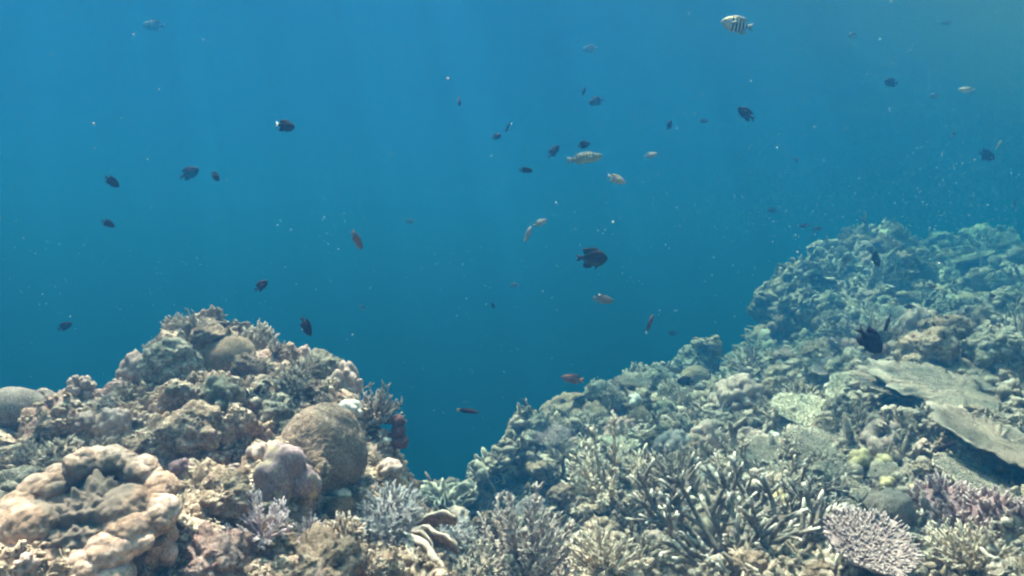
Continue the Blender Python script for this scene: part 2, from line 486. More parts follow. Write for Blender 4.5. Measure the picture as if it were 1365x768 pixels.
# --- left: the near reef mound
rim = [pt(*a)[:2] for a in [(-260, 560, 2.0), (-80, 545, 2.0), (60, 522, 2.15), (180, 492, 2.3), (240, 440, 2.4), (290, 425, 2.4), (345, 440, 2.4), (400, 455, 2.3), (465, 482, 2.2), (515, 530, 2.05), (540, 600, 1.95), (555, 660, 1.8), (590, 720, 1.55), (625, 780, 1.35)]]
rim += [(-.02, .7), (-.3, -.6), (-2.6, -.6), (-3.6, .6), (-3.2, 1.9)]
ctl = [pt(*a) for a in [(-260, 590, 2.0), (0, 562, 2.0), (60, 552, 2.15), (110, 546, 2.15), (180, 500, 2.25), (240, 450, 2.35), (290, 432, 2.4), (345, 450, 2.4), (400, 458, 2.3), (465, 490, 2.2), (515, 540, 2.05), (540, 605, 1.95), (555, 665, 1.8), (590, 725, 1.55), (625, 785, 1.35),
       (120, 700, 1.32), (0, 780, 1.15), (300, 790, 1.2), (450, 790, 1.3), (560, 750, 1.5), (60, 600, 1.65), (230, 560, 1.85), (330, 540, 2.0), (435, 600, 1.8), (250, 490, 2.15), (300, 650, 1.55), (400, 690, 1.5), (510, 680, 1.65), (180, 620, 1.65), (480, 560, 1.97), (0, 640, 1.5), (400, 510, 2.1)]]
ctl += [np.array(a) for a in [(-2.6, 1.2, -.42), (-2.2, .3, -.62), (-.5, .3, -.68), (-1.2, -.6, -.8), (-.1, .9, -.66)]]
mound_fit = Thin(ctl)
mbumps = [(*pt(285, 450, 2.35)[:2], .16, .05), (*pt(230, 480, 2.2)[:2], .10, .035), (*pt(265, 560, 1.95)[:2], .11, .05), (*pt(380, 640, 1.6)[:2], .10, .03), (*pt(60, 585, 1.75)[:2], .13, .05), (*pt(320, 580, 1.85)[:2], .09, .03)]
mholes = [(*pt(325, 620, 1.72)[:2], .08, .06), (*pt(300, 600, 1.7)[:2], .06, .05), (*pt(460, 650, 1.6)[:2], .09, .07), (*pt(10, 605, 1.6)[:2], .12, .06), (*pt(235, 660, 1.45)[:2], .06, .05), (*pt(250, 590, 1.75)[:2], .07, .05), (*pt(490, 740, 1.35)[:2], .08, .05), (*pt(300, 735, 1.28)[:2], .06, .05)]

def mound_height(xy):
    near, d, s = to_polyline(xy, rim, True)
    out = s > 0
    z = mound_fit(np.where(out[:, None], near, xy))
    for x, y, r, h in mbumps:
        q = np.maximum(1 - ((xy[:, 0] - x) ** 2 + (xy[:, 1] - y) ** 2) / (r * r), 0); z = z + h * q * (2 - q)
    for x, y, r, h in mholes:
        q = np.maximum(1 - ((xy[:, 0] - x) ** 2 + (xy[:, 1] - y) ** 2) / (r * r), 0); z = z - h * q * q * (3 - 2 * q)
    return np.maximum(z - np.where(out, 2.6 * d, 0), -13.0)

def mound_displace(P, N):
    out = P + N * (0.045 * fbm(P, 2.6, 3, .5, 105))[:, None]
    a = lumps(P, 5.2, 131); out += N * ((a - .48) * 0.060)[:, None]
    a = lumps(out, 11, 141); out += N * ((a - .48) * 0.04 * sstep(-.35, .2, vnoise(P, 4, 7)))[:, None]
    a = lumps(out + 0.012 * np.c_[vnoise(P, 18, 1), vnoise(P, 18, 2), vnoise(P, 18, 3)], 27, 151); out += N * ((a - .48) * 0.021)[:, None]
    a = lumps(out, 62, 161); out += N * ((a - .48) * 0.010)[:, None]
    out += np.c_[vnoise(P, 9, 171), vnoise(P, 9, 172), 0 * P[:, 2]] * 0.022 + np.c_[vnoise(P, 30, 173), vnoise(P, 30, 174), 0 * P[:, 2]] * 0.008
    out += N * (0.016 * fbm(P, 34, 3, .6, 181))[:, None]
    return out

xs = np.concatenate([-1.75 - np.geomspace(.01, 12, 60)[::-1], np.arange(-1.75, .12, .0052), .12 + np.geomspace(.006, 5, 60)])
ys = np.concatenate([.95 - np.geomspace(.01, 3, 50)[::-1], np.arange(.95, 2.5, .0052), 2.5 + np.geomspace(.006, 7, 60)])
X_, Y_ = np.meshgrid(xs, ys)
P, Q = grid_mesh(X_, Y_, mound_height, mound_displace)
M_mound = rock_mat('mound_reef_rock', 1.0, 1.15)
mound_me = np_mesh('reef_mound_terrain', P, Q)
tag(link('reef_mound_terrain', mound_me, M_mound), kind='structure')
mound_bvh = BVHTree.FromPolygons(P.tolist(), Q.tolist())

# --- the sea floor far below, running out of sight
m, nt, p = new_mat('seabed_sand', 0.95, 0.05)
tc = nt.nodes.new('ShaderNodeTexCoord').outputs['Object']
nt.links.new(ramp(nt, noise(nt, tc, 0.6, 6, 0.6), [(0.3, (0.22, 0.2, 0.15)), (0.7, (0.45, 0.42, 0.34))]), p.inputs['Base Color'])
n = 90
gx, gy = np.meshgrid(np.linspace(-52, 52, n), np.linspace(-42, 58, n))
V = np.stack([gx.ravel(), gy.ravel(), 0 * gx.ravel()], -1)
V[:, 2] = -12.7 + 0.5 * fbm(V, 0.12, 3)
gi = np.arange(n * n).reshape(n, n)
tag(link('seabed', np_mesh('seabed', V, np.stack([gi[:-1, :-1], gi[:-1, 1:], gi[1:, 1:], gi[1:, :-1]], -1).reshape(-1, 4)), m), kind='structure')

def hit(px, py, which='both'):
    """Where the line of sight through a pixel of the photograph first meets the terrain: (point, normal)."""
    d = Vector(ray(px, py)).normalized()
    best = None
    for k, t in (('mound', mound_bvh), ('slope', slope_bvh)):
        if which in ('both', k):
            loc, nor, _i, dist = t.ray_cast(Vector((0, 0, 0)), d)
            if loc is not None and (best is None or dist < best[2]): best = (loc, nor if nor.z > 0 else -nor, dist, k)
    return best
def ground(x, y, which='slope'):
    t = mound_bvh if which == 'mound' else slope_bvh
    loc, nor, _i, _d = t.ray_cast(Vector((x, y, 6)), Vector((0, 0, -1)))
    return (loc, nor if nor.z > 0 else -nor) if loc is not None else None
# ------------------------------------------------------------------ coral shapes (all one unit wide, origin at the foot)
def unit(v): return v / (np.linalg.norm(v, axis=-1, keepdims=True) + 1e-12)

def perp(g, D):
    """A random direction at right angles to each of D."""
    r = g.normal(size=D.shape)
    return unit(r - (r * D).sum(-1, keepdims=True) * D)

def side_branches(g, b, P, rad, k, l0, l1, tmin, lean=0.75, nubs=0, sides=5, tip0=.25):
    """Branchlets along centre lines P (n,m,3); each may carry its own nubs."""
    n, m, _ = P.shape
    t = g.uniform(tmin, .97, (n, k))
    f = t * (m - 1); i = np.minimum(f.astype(int), m - 2); u = (f - i)[..., None]
    ii = np.arange(n)[:, None]
    base = P[ii, i] * (1 - u) + P[ii, i + 1] * u
    tan = unit(P[ii, i + 1] - P[ii, i])
    tot = np.linalg.norm(P[:, -1] - P[:, 0], axis=1)[:, None]
    base, tan = base.reshape(-1, 3), tan.reshape(-1, 3)
    d = unit(tan * lean + perp(g, tan) * g.uniform(.6, 1.0, (len(tan), 1)) + np.array([0, 0, .15]))
    L = (g.uniform(l0, l1, (n, k)) * tot * (1.15 - .6 * t)).reshape(-1, 1)
    s = np.linspace(0, 1, 4)
    Q = base[:, None] + d[:, None] * (L * s)[:, :, None] + tan[:, None] * (L * .35 * s ** 2)[:, :, None]
    r = rad * g.uniform(.75, 1.1, (len(base), 1)) * np.array([1, .92, .75, .45])[None]
    tubes(b, Q, r, sides, tip0, 1.0)
    if nubs: side_branches(g, b, Q, rad * .62, nubs, .28, .5, .25, .7, 0, 4, .5)

def g_bush(seed, n=24, H=.7, rad=.017, k=7, nubs=3, elev=.15, l=(.16, .32), sides=6):
    """Branching bush: a list of branches, each with its own branchlets."""
    g = np.random.default_rng(seed)
    out = []
    for i in range(n):
        z = 1 - (i + .5) / n * (1 - elev) + g.normal() * .05
        z = min(max(z, .05), 1); a = i * 2.39996 + g.normal() * .25
        d = np.array([math.cos(a) * math.sqrt(1 - z * z), math.sin(a) * math.sqrt(1 - z * z), z])
        L = g.uniform(.82, 1.12) / math.sqrt((d[0] ** 2 + d[1] ** 2) / .25 + d[2] ** 2 / H ** 2)
        t = np.linspace(0, 1, 7)[:, None]
        wob = perp(g, d[None])[0] * g.normal() * .06
        P = np.array([d[0], d[1], 0]) * .05 + d * L * t + wob * np.sin(t * 3.1) * L + np.array([0, 0, .12]) * L * t * t
        b = Build()
        tubes(b, P[None], (rad * np.array([1.25, 1.2, 1.1, 1.0, .9, .75, .45]))[None], sides, 0, 1.0)
        side_branches(g, b, P[None], rad * .72, k, l[0], l[1], .3, .75, nubs)
        out.append(b)
    return out

def merge(bl):
    b = Build()
    for x in bl:
        off = 0
        for V, A in zip(x.V, x.A): b.V.append(V); b.A.append(A)
        for Q in x.Q: b.Q.append(Q + b.n)
        for T in x.T: b.T.append(T + b.n)
        b.n += x.n
    return b

def g_staghorn(seed, n=30, rad=.0125, spread=.26):
    """Antler thicket: open arms that fork two or three times."""
    g = np.random.default_rng(seed)
    out = []
    for i in range(n):
        a = i * 2.39996 + g.normal() * .3
        q = math.sqrt((i + .5) / n)
        b0 = np.array([math.cos(a) * q * spread, math.sin(a) * q * spread, 0])
        el = R(g.uniform(6, 52) if q > .5 else g.uniform(30, 78))
        d = np.array([math.cos(a) * math.cos(el), math.sin(a) * math.cos(el), math.sin(el)])
        b = Build()
        def arm(p, d, L, r, depth):
            t = np.linspace(0, 1, 7)[:, None]
            P = p + d * L * t + perp(g, d[None])[0] * g.uniform(.05, .16) * L * t * t + np.array([0, 0, .14]) * L * t * t
            last = depth == 0
            tubes(b, P[None], (r * np.array([1.1, 1.05, 1, .96, .9, .82, .5 if last else .7]))[None], 7, .0, 1.0 if last else .3)
            if not last:
                for _ in range(int(g.integers(2, 4))):
                    u = g.uniform(.35, .95)
                    j = min(int(u * 6), 5)
                    tn = unit(P[j + 1] - P[j])
                    nd = unit(tn * .8 + perp(g, tn[None])[0] * g.uniform(.5, .85) + np.array([0, 0, .15]))
                    arm(P[j] + (P[j + 1] - P[j]) * (u * 6 - j), nd, L * g.uniform(.45, .75), r * .85, depth - 1)
            else:
                side_branches(g, b, P[None], r * .6, int(g.integers(1, 4)), .12, .3, .4, .8, 0, 5, .5)
        arm(b0, d, g.uniform(.28, .42), rad, 2 if g.random() < .6 else 1)
        out.append(b)
    return out

def outline(g, th, amp=.12):
    r = np.ones_like(th)
    for k in range(2, 26): r = r + amp / k ** .85 * g.normal() * np.cos(k * th + g.uniform(0, 6.28))
    return r

def g_table(seed, spikes=600, slen=.035, srad=.0085, dish=.06, thick=.03, stalk=.28, amp=.12, rough=.012, na=96):
    """Plate coral on a stalk: ('stalk', Build), ('plate', Build)."""
    g = np.random.default_rng(seed)
    th = np.arange(na) * 2 * np.pi / na
    ro = .5 * outline(g, th, amp)
    prof = [(.02, 0), (.15, 0), (.3, .0), (.45, .0), (.6, 0), (.72, 0), (.83, 0), (.92, 0), (.98, -.1), (1.0, -.5), (.97, -.95), (.86, -1.1), (.66, -1.5), (.42, -2.2), (.24, -3.2)]
    V, off = [], g.uniform(0, 50, 3)
    for fr, dz in prof:
        x, y = ro * fr * np.cos(th), ro * fr * np.sin(th)
        z = dish * 4 * (x * x + y * y) + dz * thick
        V.append(np.c_[x, y, z])
    V = np.concatenate(V)
    V[:, 2] += rough * fbm(V * [1, 1, 0] + off, 7, 4, .6) + .02 * vnoise(V * [1, 1, 0] + off, 2.5)
    m = len(prof)
    i, j = np.meshgrid(np.arange(m - 1), np.arange(na), indexing='ij')
    Q = np.stack([i * na + j, i * na + (j + 1) % na, (i + 1) * na + (j + 1) % na, (i + 1) * na + j], -1).reshape(-1, 4)
    Q = Q[:, ::-1]
    if not spikes: V[:, 2] += .004 * np.sin(np.arctan2(V[:, 1], V[:, 0]) * 34 + 5 * vnoise(V + off, 3)) * sstep(.1, .45, np.hypot(V[:, 0], V[:, 1])) + .012 * (lumps(V + off, 11, seed) - .35)
    V = np.vstack([V, V[:na].mean(0)])
    cap = np.stack([np.full(na, m * na), np.arange(na), (np.arange(na) + 1) % na], -1)
    rr = np.hypot(V[:, 0], V[:, 1])
    pl = Build().add(V, Q, cap, sstep(.36, .5, rr) * .8)
    if spikes:
        a = g.uniform(0, 2 * np.pi, spikes); q = np.sqrt(g.uniform(0, 1, spikes)) * .99
        r = np.interp(a, np.r_[th, 2 * np.pi], np.r_[ro, ro[0]]) * q
        B = np.c_[r * np.cos(a), r * np.sin(a), np.zeros(spikes)]
        B[:, 2] = dish * 4 * r * r + rough * fbm(B * [1, 1, 0] + off, 7, 4, .6) + .02 * vnoise(B * [1, 1, 0] + off, 2.5) - .004
        D = unit(np.c_[B[:, :2] * 1.9, np.full(spikes, .9)] + g.normal(size=(spikes, 3)) * .28)
        s = np.linspace(0, 1, 4)
        L = slen * g.uniform(.6, 1.25, (spikes, 1)) * (.75 + .5 * q[:, None])
        tubes(pl, B[:, None] + D[:, None] * (L * s)[:, :, None], srad * np.array([1.15, 1, .85, .5])[None] * g.uniform(.8, 1.2, (spikes, 1)), 5, .1, 1.0)
    st = Build()
    P = np.array([[.0, 0, -stalk], [.01, .0, -stalk * .6], [0, .01, -stalk * .5], [0, 0, -.09]])
    tubes(st, P[None], np.array([[.17, .12, .10, .085]]), 14, 0, 0)
    return [('stalk', st), ('plate', pl)]

def star(dirs, lobes, k=None):
    """Distance from the centre to the union of balls (centre, radius), all reaching over the centre."""
    r = np.full(len(dirs), .05)
    for c, q in lobes:
        c = np.asarray(c, float); bb = dirs @ c
        disc = bb * bb - (c @ c - q * q)
        rr = np.where(disc > 0, bb + np.sqrt(np.maximum(disc, 0)), 0)
        r = np.maximum(r, rr)
    return r

def g_lobed(seed, n=22, H=.6, big=(.10, .18), sub=5, grain=.008, lobes=None, dead=0.0):
    """Smooth knuckled head."""
    g = np.random.default_rng(seed)
    D, T = ico(sub)
    if lobes is None:
        lobes = [((0, 0, .05), .3)]
        for i in range(n):
            z = 1 - (i + .5) / n * 1.05; a = i * 2.39996 + g.normal() * .3
            s_ = math.sqrt(max(1 - z * z, 0)); q = g.uniform(*big)
            d = np.array([s_ * math.cos(a) * (.5 - q * .8), s_ * math.sin(a) * (.5 - q * .8), max(z, -.1) * (H - q * .8)])
            lobes.append((d * g.uniform(.85, 1.1), q))
    Dw = unit(D + .10 * np.c_[vnoise(D, 3.1, seed), vnoise(D, 3.1, seed + 1), vnoise(D, 3.1, seed + 2)])
    r = star(Dw, lobes)
    V = D * r[:, None]
    V += D * (grain * fbm(V + seed, 16, 3) + .014 * fbm(V + seed, 6, 3) + .014 * (lumps(V, 13, seed) - .3))[:, None]
    tip = np.zeros(len(V))
    if dead: 
        tip = np.clip(sstep(.1, .6, fbm(V + seed * 3.1, 6.5, 4, .65)) * dead + dead * .3 * (V[:, 2] < .05), 0, 1)
    return Build().add(V, None, T, tip)

def g_boulder(seed, H=.75, amp=.05, f=2.2, knob=(40, .0), sub=5, dead=0.0, crease=None):
    """Massive head: a rounded ball with slow swellings, and polyps standing out of it."""
    g = np.random.default_rng(seed)
    D, T = ico(sub)
    V = D * np.array([.5, .5, H * .62]) + np.array([0, 0, H * .38])
    V += D * (amp * fbm(V + seed * 1.7, f, 3))[:, None]
    if crease is not None:
        c = np.asarray(crease[0]); nn = unit(np.asarray(crease[1], float))
        d = np.abs((V - c) @ nn); near = sstep(.55, .15, np.linalg.norm(V - c, axis=1))
        V -= D * (crease[2] * np.exp(-(d / .035) ** 2) * near)[:, None]
    if knob[1]: V += D * ((lumps(V, knob[0], seed) - .3) * knob[1])[:, None]
    tip = sstep(.0, .6, fbm(V + 9.1 + seed, 3, 3)) * dead
    return Build().add(V, None, T, tip)

def g_rock(seed, H=.8, sub=5, rug=1.0):
    """Ragged block of dead reef with knobs and hollows."""
    D, T = ico(sub)
    V = D * np.array([.45, .45, H * .55]) + np.array([0, 0, H * .3])
    o = seed * 2.37
    V += D * (.16 * rug * fbm(V + o, 1.9, 3))[:, None]
    V += D * ((lumps(V + o, 4.2, seed) - .25) * .13 * rug)[:, None]
    V += D * ((lumps(V + o, 10, seed + 9) - .25) * .05 * rug)[:, None]
    V += D * ((lumps(V + o, 24, seed + 19) - .25) * .022 * rug + .02 * fbm(V + o, 15, 3, .6))[:, None]
    return Build().add(V, None, T)

def g_fingers(seed, n=170, H=.45, L=.15, rad=.021, sides=6, flat=1.0):
    """Tight clump of upright fingers over a low dome."""
    g = np.random.default_rng(seed)
    D, T = ico(3)
    b = Build()
    b.add(D * np.array([.42, .42, H * .7]), None, T)
    i = np.arange(n)
    z = 1 - (i + .5) / n * .95; a = i * 2.39996 + g.normal(size=n) * .25
    s_ = np.sqrt(1 - z * z)
    ro = outline(g, a, .07)
    S = np.c_[s_ * np.cos(a) * .40 * ro, s_ * np.sin(a) * .40 * ro, z * H * .68]
    d = unit(np.c_[S[:, 0] * 1.5, S[:, 1] * 1.5, S[:, 2] * .9 + .22 * flat] + g.normal(size=(n, 3)) * .19)
    s = np.linspace(0, 1, 5)
    LL = L * g.uniform(.45, 1.35, (n, 1))
    P = S[:, None] - d[:, None] * .03 + d[:, None] * (LL * s)[:, :, None] + np.array([0, 0, .2]) * (LL * s ** 2)[:, :, None]
    r = rad * g.uniform(.8, 1.15, (n, 1)) * np.array([1.15, 1.1, 1.0, .85, .55])[None]
    tubes(b, P, r, sides, .0, 1.0)
    side_branches(g, b, P, rad * .6, 3, .25, .45, .4, .9, 0, 5, .4)
    return b

def g_ruffle(seed, n=7, H=.5, wave=.05, thick=.012):
    """Upright ruffled leaves: a list, one Build per leaf."""
    g = np.random.default_rng(seed)
    out = []
    nu, nv = 30, 14
    for k in range(n):
        a = k * 2.39996 + g.normal() * .4
        o = np.array([math.cos(a), math.sin(a), 0]) * g.uniform(.02, .22)
        w, h = g.uniform(.26, .5), H * g.uniform(.45, 1.05)
        u = np.linspace(-1, 1, nu)[None, :]; v = np.linspace(0, 1, nv)[:, None]
        spread = w * .5 * (.35 + .65 * v)
        X = u * spread
        Z = v * h * (1 - .35 * u * u) * (1 + .12 * np.sin(u * 7 + k))
        Yw = wave * v * np.sin(u * g.uniform(5, 9) + k * 2) + .22 * v * v + .05 * u * u
        S = np.stack([X, Yw + 0 * X, Z + 0 * X], -1)
        nrm = unit(np.cross(np.gradient(S, axis=1), np.gradient(S, axis=0)))
        S = S + nrm * (.03 * fbm(S.reshape(-1, 3) + seed + k, 11, 3).reshape(nv, nu))[..., None]
        tt = (thick * (1.15 - .6 * v))[..., None] * .5
        F, B_ = (S + nrm * tt).reshape(-1, 3), (S - nrm * tt).reshape(-1, 3)
        V = np.vstack([F, B_])
        ca, sa = math.cos(a - math.pi / 2), math.sin(a - math.pi / 2)
        V = np.c_[V[:, 0] * ca - V[:, 1] * sa, V[:, 0] * sa + V[:, 1] * ca, V[:, 2]] + o
        gi = np.arange(nu * nv).reshape(nv, nu); N0 = nu * nv
        Q = np.stack([gi[:-1, :-1], gi[:-1, 1:], gi[1:, 1:], gi[1:, :-1]], -1).reshape(-1, 4)
        ringi = np.concatenate([gi[0, :], gi[1:, -1], gi[-1, -2::-1], gi[-2:0:-1, 0]])
        nx = np.roll(ringi, -1)
        Qs = np.stack([ringi, ringi + N0, nx + N0, nx], -1)
        tip = np.tile(sstep(.72, 1.0, np.broadcast_to(v, (nv, nu)).ravel()), 2)
        out.append(Build().add(V, np.vstack([Q, Q[:, ::-1] + N0, Qs]), None, tip))
    return out

# ------------------------------------------------------------------ coral materials
C = {}
C['tan_bush'] = coral_mat('tan_branch_coral', [(.20, .145, .10), (.34, .25, .175), (.42, .32, .23)], (.74, .64, .52), 6, (85, .5, .004), vary=.12)
C['lilac_bush'] = coral_mat('lilac_branch_coral', [(.19, .135, .115), (.29, .22, .19), (.36, .28, .25)], (.58, .49, .43), 6, (85, .5, .004), vary=.12)
C['cream_bush'] = coral_mat('cream_branch_coral', [(.24, .18, .125), (.36, .285, .205), (.44, .36, .265)], (.62, .53, .42), 6, (85, .5, .004), vary=.12)
C['staghorn'] = coral_mat('staghorn_coral', [(.135, .11, .09), (.21, .175, .145), (.28, .24, .20)], (.72, .64, .55), 7, (120, .6, .003), vary=.15, tip_range=(.6, 1.0))
C['bluegrey'] = coral_mat('blue_grey_finger_coral', [(.20, .175, .165), (.29, .26, .25), (.36, .325, .31)], (.56, .52, .49), 6, (85, .4, .003), vary=.12)
C['pink_white'] = coral_mat('pink_white_coral', [(.36, .24, .25), (.48, .35, .36), (.58, .46, .46)], (.84, .74, .73), 6, (85, .4, .003), vary=.1)
C['rose'] = coral_mat('rose_coral', [(.19, .10, .105), (.27, .165, .165), (.34, .23, .225)], (.50, .39, .37), 6, (70, .5, .004), vary=.1)
C['plate_lilac'] = coral_mat('lilac_plate_coral', [(.16, .115, .11), (.215, .165, .155), (.27, .21, .20)], (.40, .335, .315), 5, (90, .4, .003), vary=.1)
C['plate_grey'] = coral_mat('grey_plate_coral', [(.18, .145, .115), (.26, .215, .17), (.33, .28, .225)], (.52, .45, .36), 5, (90, .5, .003), vary=.1)
C['plate_cream'] = coral_mat('cream_plate_coral', [(.44, .37, .27), (.56, .475, .35), (.64, .555, .42)], (.78, .70, .56), 5, (90, .4, .003), vary=.1)
C['plate_big'] = coral_mat('big_plate_coral', [(.13, .10, .08), (.235, .185, .145), (.30, .24, .19), (.18, .145, .115)], (.42, .35, .28), 13, (40, .9, .008), pattern='grain', vary=.12, mottle=.9)
C['porites'] = coral_mat('lobed_coral_skin', [(.25, .16, .11), (.36, .24, .17), (.55, .41, .34)], None, 4, (150, .25, .002), vary=.08, mottle=.75, deadcol=(.115, .088, .068))
C['goniopora'] = coral_mat('tan_polyp_coral', [(.25, .175, .125), (.35, .25, .185), (.44, .33, .255)], None, 5, (75, .8, .006), vary=.05, mottle=.6)
C['purple'] = coral_mat('mauve_coral_skin', [(.20, .14, .145), (.285, .21, .215), (.37, .285, .28)], None, 4, (130, .3, .003), vary=.05, mottle=.7, deadcol=(.24, .20, .12))
C['honeycomb'] = coral_mat('honeycomb_coral', [(.17, .10, .06), (.25, .155, .095)], None, 4, (26, 1.0, .006), vary=.05)
C['brain'] = coral_mat('grey_brain_coral', [(.22, .18, .15), (.31, .265, .225), (.38, .33, .28)], None, 5, (60, .7, .004), pattern='meander', vary=.1, mottle=.75)
C['brain_tan'] = coral_mat('tan_brain_coral', [(.30, .21, .135), (.43, .32, .22)], None, 5, (60, .8, .005), pattern='meander', vary=.1, mottle=.7)
C['yellow'] = coral_mat('yellow_knob_coral', [(.38, .29, .15), (.50, .40, .22), (.58, .49, .31)], None, 4, (110, .35, .003), vary=.08, mottle=.3)
C['white'] = coral_mat('bleached_coral', [(.52, .46, .38), (.70, .65, .57), (.78, .75, .68)], None, 5, (80, .5, .004), vary=.05, mottle=.6)
C['palepink'] = coral_mat('pale_lobe_coral', [(.30, .215, .18), (.42, .315, .265), (.54, .43, .37)], None, 5, (110, .35, .003), vary=.12, mottle=.75, deadcol=(.2, .16, .12))
C['red'] = coral_mat('red_sponge', [(.10, .04, .042), (.155, .065, .062), (.23, .115, .10)], None, 6, (70, .5, .004), pattern='grain', vary=.1)
C['orange_edge'] = coral_mat('orange_edged_coral', [(.20, .12, .075), (.31, .19, .12), (.40, .28, .19)], (.66, .53, .42), 6, (60, .7, .005), pattern='grain', vary=.05, tip_range=(.35, 1.1))
C['brown_bush'] = coral_mat('brown_branch_coral', [(.13, .095, .07), (.21, .16, .12), (.27, .21, .165)], (.48, .40, .33), 6, (85, .5, .004), vary=.12)
C['greenish'] = coral_mat('olive_lump_coral', [(.18, .16, .11), (.27, .245, .175), (.36, .33, .25)], None, 5, (60, .7, .005), vary=.1)
C['ruffle'] = coral_mat('grey_leaf_coral', [(.20, .165, .125), (.31, .265, .205), (.40, .35, .27)], (.56, .50, .40), 6, (70, .7, .005), pattern='grain', vary=.1)
C['ruffle_tan'] = coral_mat('tan_leaf_coral', [(.28, .20, .13), (.40, .295, .20), (.50, .38, .27)], (.66, .56, .43), 6, (60, .7, .005), pattern='meander', vary=.1)
def block_mat(name, stops, crust, scar=(.66, .61, .52)):
    """Dead block for one-unit rocks."""
    m, nt, p = new_mat(name, 0.95, 0.08)
    tc = nt.nodes.new('ShaderNodeTexCoord').outputs['Object']
    mid = noise(nt, tc, 4, 5, .7, .6); fine = noise(nt, tc, 20, 5, .75); f2 = noise(nt, tc, 50, 4, .7)
    c = ramp(nt, mid, [(.28 + .44 * i / (len(stops) - 1), s) for i, s in enumerate(stops)])
    c = mix(nt, maprange(nt, noise(nt, tc, 3, 4, .6, 1.), .56, .68, 0, .75), c, crust)
    pit = voro(nt, tc, 13)
    c = mix(nt, maprange(nt, math_n(nt, 'ADD', voro(nt, tc, 6), math_n(nt, 'MULTIPLY', fine, .5)), .42, .28, 0, .85), c, scar)
    c = mix(nt, .85, c, ramp(nt, fine, [(.3, (.25, .23, .2)), (.45, (.8, .78, .75)), (.6, (1.15, 1.13, 1.1)), (.72, (1.6, 1.55, 1.5))]), 'MULTIPLY')
    c = mix(nt, maprange(nt, pit, .24, .1, 0, .75), c, (.05, .042, .035))
    oi = nt.nodes.new('ShaderNodeObjectInfo'); hs = nt.nodes.new('ShaderNodeHueSaturation')
    nt.links.new(c, hs.inputs['Color']); nt.links.new(maprange(nt, oi.outputs['Random'], 0, 1, .75, 1.25), hs.inputs['Value'])
    nt.links.new(hs.outputs['Color'], p.inputs['Base Color'])
    b = nt.nodes.new('ShaderNodeBump'); b.inputs['Strength'].default_value = .9; b.inputs['Distance'].default_value = .008
    nt.links.new(math_n(nt, 'ADD', fine, math_n(nt, 'ADD', math_n(nt, 'MULTIPLY', f2, .5), math_n(nt, 'MULTIPLY', math_n(nt, 'MINIMUM', pit, .35), 1.4))), b.inputs['Height'])
    nt.links.new(b.outputs['Normal'], p.inputs['Normal'])
    return m
C['rock'] = block_mat('tan_reef_block', [(.095, .068, .048), (.24, .175, .125), (.37, .285, .21), (.54, .45, .37)], (.34, .21, .19))
C['rock_grey'] = block_mat('grey_reef_block', [(.09, .08, .065), (.21, .19, .15), (.34, .31, .25), (.50, .46, .39)], (.135, .13, .075))
C['rock_pink'] = block_mat('pink_reef_block', [(.14, .09, .075), (.30, .20, .165), (.44, .32, .28), (.58, .48, .42)], (.42, .20, .18))

# ------------------------------------------------------------------ setting things down
def basis(tilt=0, roll=0, spin=0, up=None):
    M = Matrix.Rotation(R(tilt), 3, 'X') @ Matrix.Rotation(R(roll), 3, 'Y') @ Matrix.Rotation(R(spin), 3, 'Z')
    if up is not None:
        q = Vector((0, 0, 1)).rotation_difference(Vector(up)).to_matrix()
        M = q @ M
    return M

def put(kind, gen, mat, px, py, w, label, cat='coral', tilt=0, roll=0, spin=0, sink=0.0, sq=(1, 1, 1), group=None, lean=0.0, which='both', lift=0.0, Y=None):
    """Sets one thing on the terrain seen at pixel (px, py) of the photograph; w is its width in those pixels."""
    h = hit(px, py, which); dy = 0
    while h is None or (which == 'mound' and h[0].y > 2.65):
        dy += 2; h = hit(px, py + dy, which)
    if dy: print('MOVED', label, dy)
    loc, nor = h[0], h[1]
    size = w * loc.y / PXF
    up = (Vector((0, 0, 1)) * (1 - lean) + nor * lean).normalized() if lean else None
    Mx = basis(tilt, roll, spin, up).to_4x4()
    loc = loc + Mx.to_3x3() @ Vector((0, 0, (lift - sink) * size))
    Mw = Matrix.Translation(loc) @ Mx @ Matrix.Diagonal((size * sq[0], size * sq[1], size * sq[2], 1))
    if isinstance(gen, Build):
        o = link(kind, gen.mesh(kind), mat)
    elif isinstance(gen, bpy.types.Mesh):
        o = link(kind, gen, mat)
    else:
        o = link(kind, None)
        for pn, pb in gen:
            mt = mat[pn] if isinstance(mat, dict) else mat
            link(pn, pb.mesh(pn), mt, o)
    o.matrix_world = Mw
    return tag(o, label, cat, group)
def named(n, bl): return [(n, b) for b in bl]

# ------------------------------------------------------------------ the near mound, thing by thing
# big lobed head: a knuckled rim round a dead, eroded middle
g = np.random.default_rng(5)
lob = []
for a in np.linspace(-20, 205, 24):                  # thick smooth rim across the top
    ca, sa = math.cos(R(a + g.normal() * 3)), math.sin(R(a))
    rr = g.uniform(.37, .42)
    lob.append((ca * rr, sa * rr * .98, .12 + .05 * max(sa, 0) + g.normal() * .018, g.uniform(.06, .095)))
for x, y, z, q in [(-.34, -.10, .16, .13), (-.22, -.14, .20, .12), (-.38, -.24, .08, .13), (-.25, -.28, .10, .13), (-.12, -.30, .10, .11), (-.44, -.38, -.02, .12), (-.28, -.42, .0, .12), (-.14, -.42, -.02, .11),
                   (.24, .02, .20, .12), (.30, -.08, .16, .11), (.26, -.20, .12, .11), (.36, .04, .14, .10), (.18, -.30, .08, .10), (-.02, -.36, .02, .10), (.08, -.42, -.04, .11), (.28, -.32, .02, .11), (-.40, .04, .12, .11)]:
    lob.append((x, y, z, q))
head = Build(); D, T = ico(5)
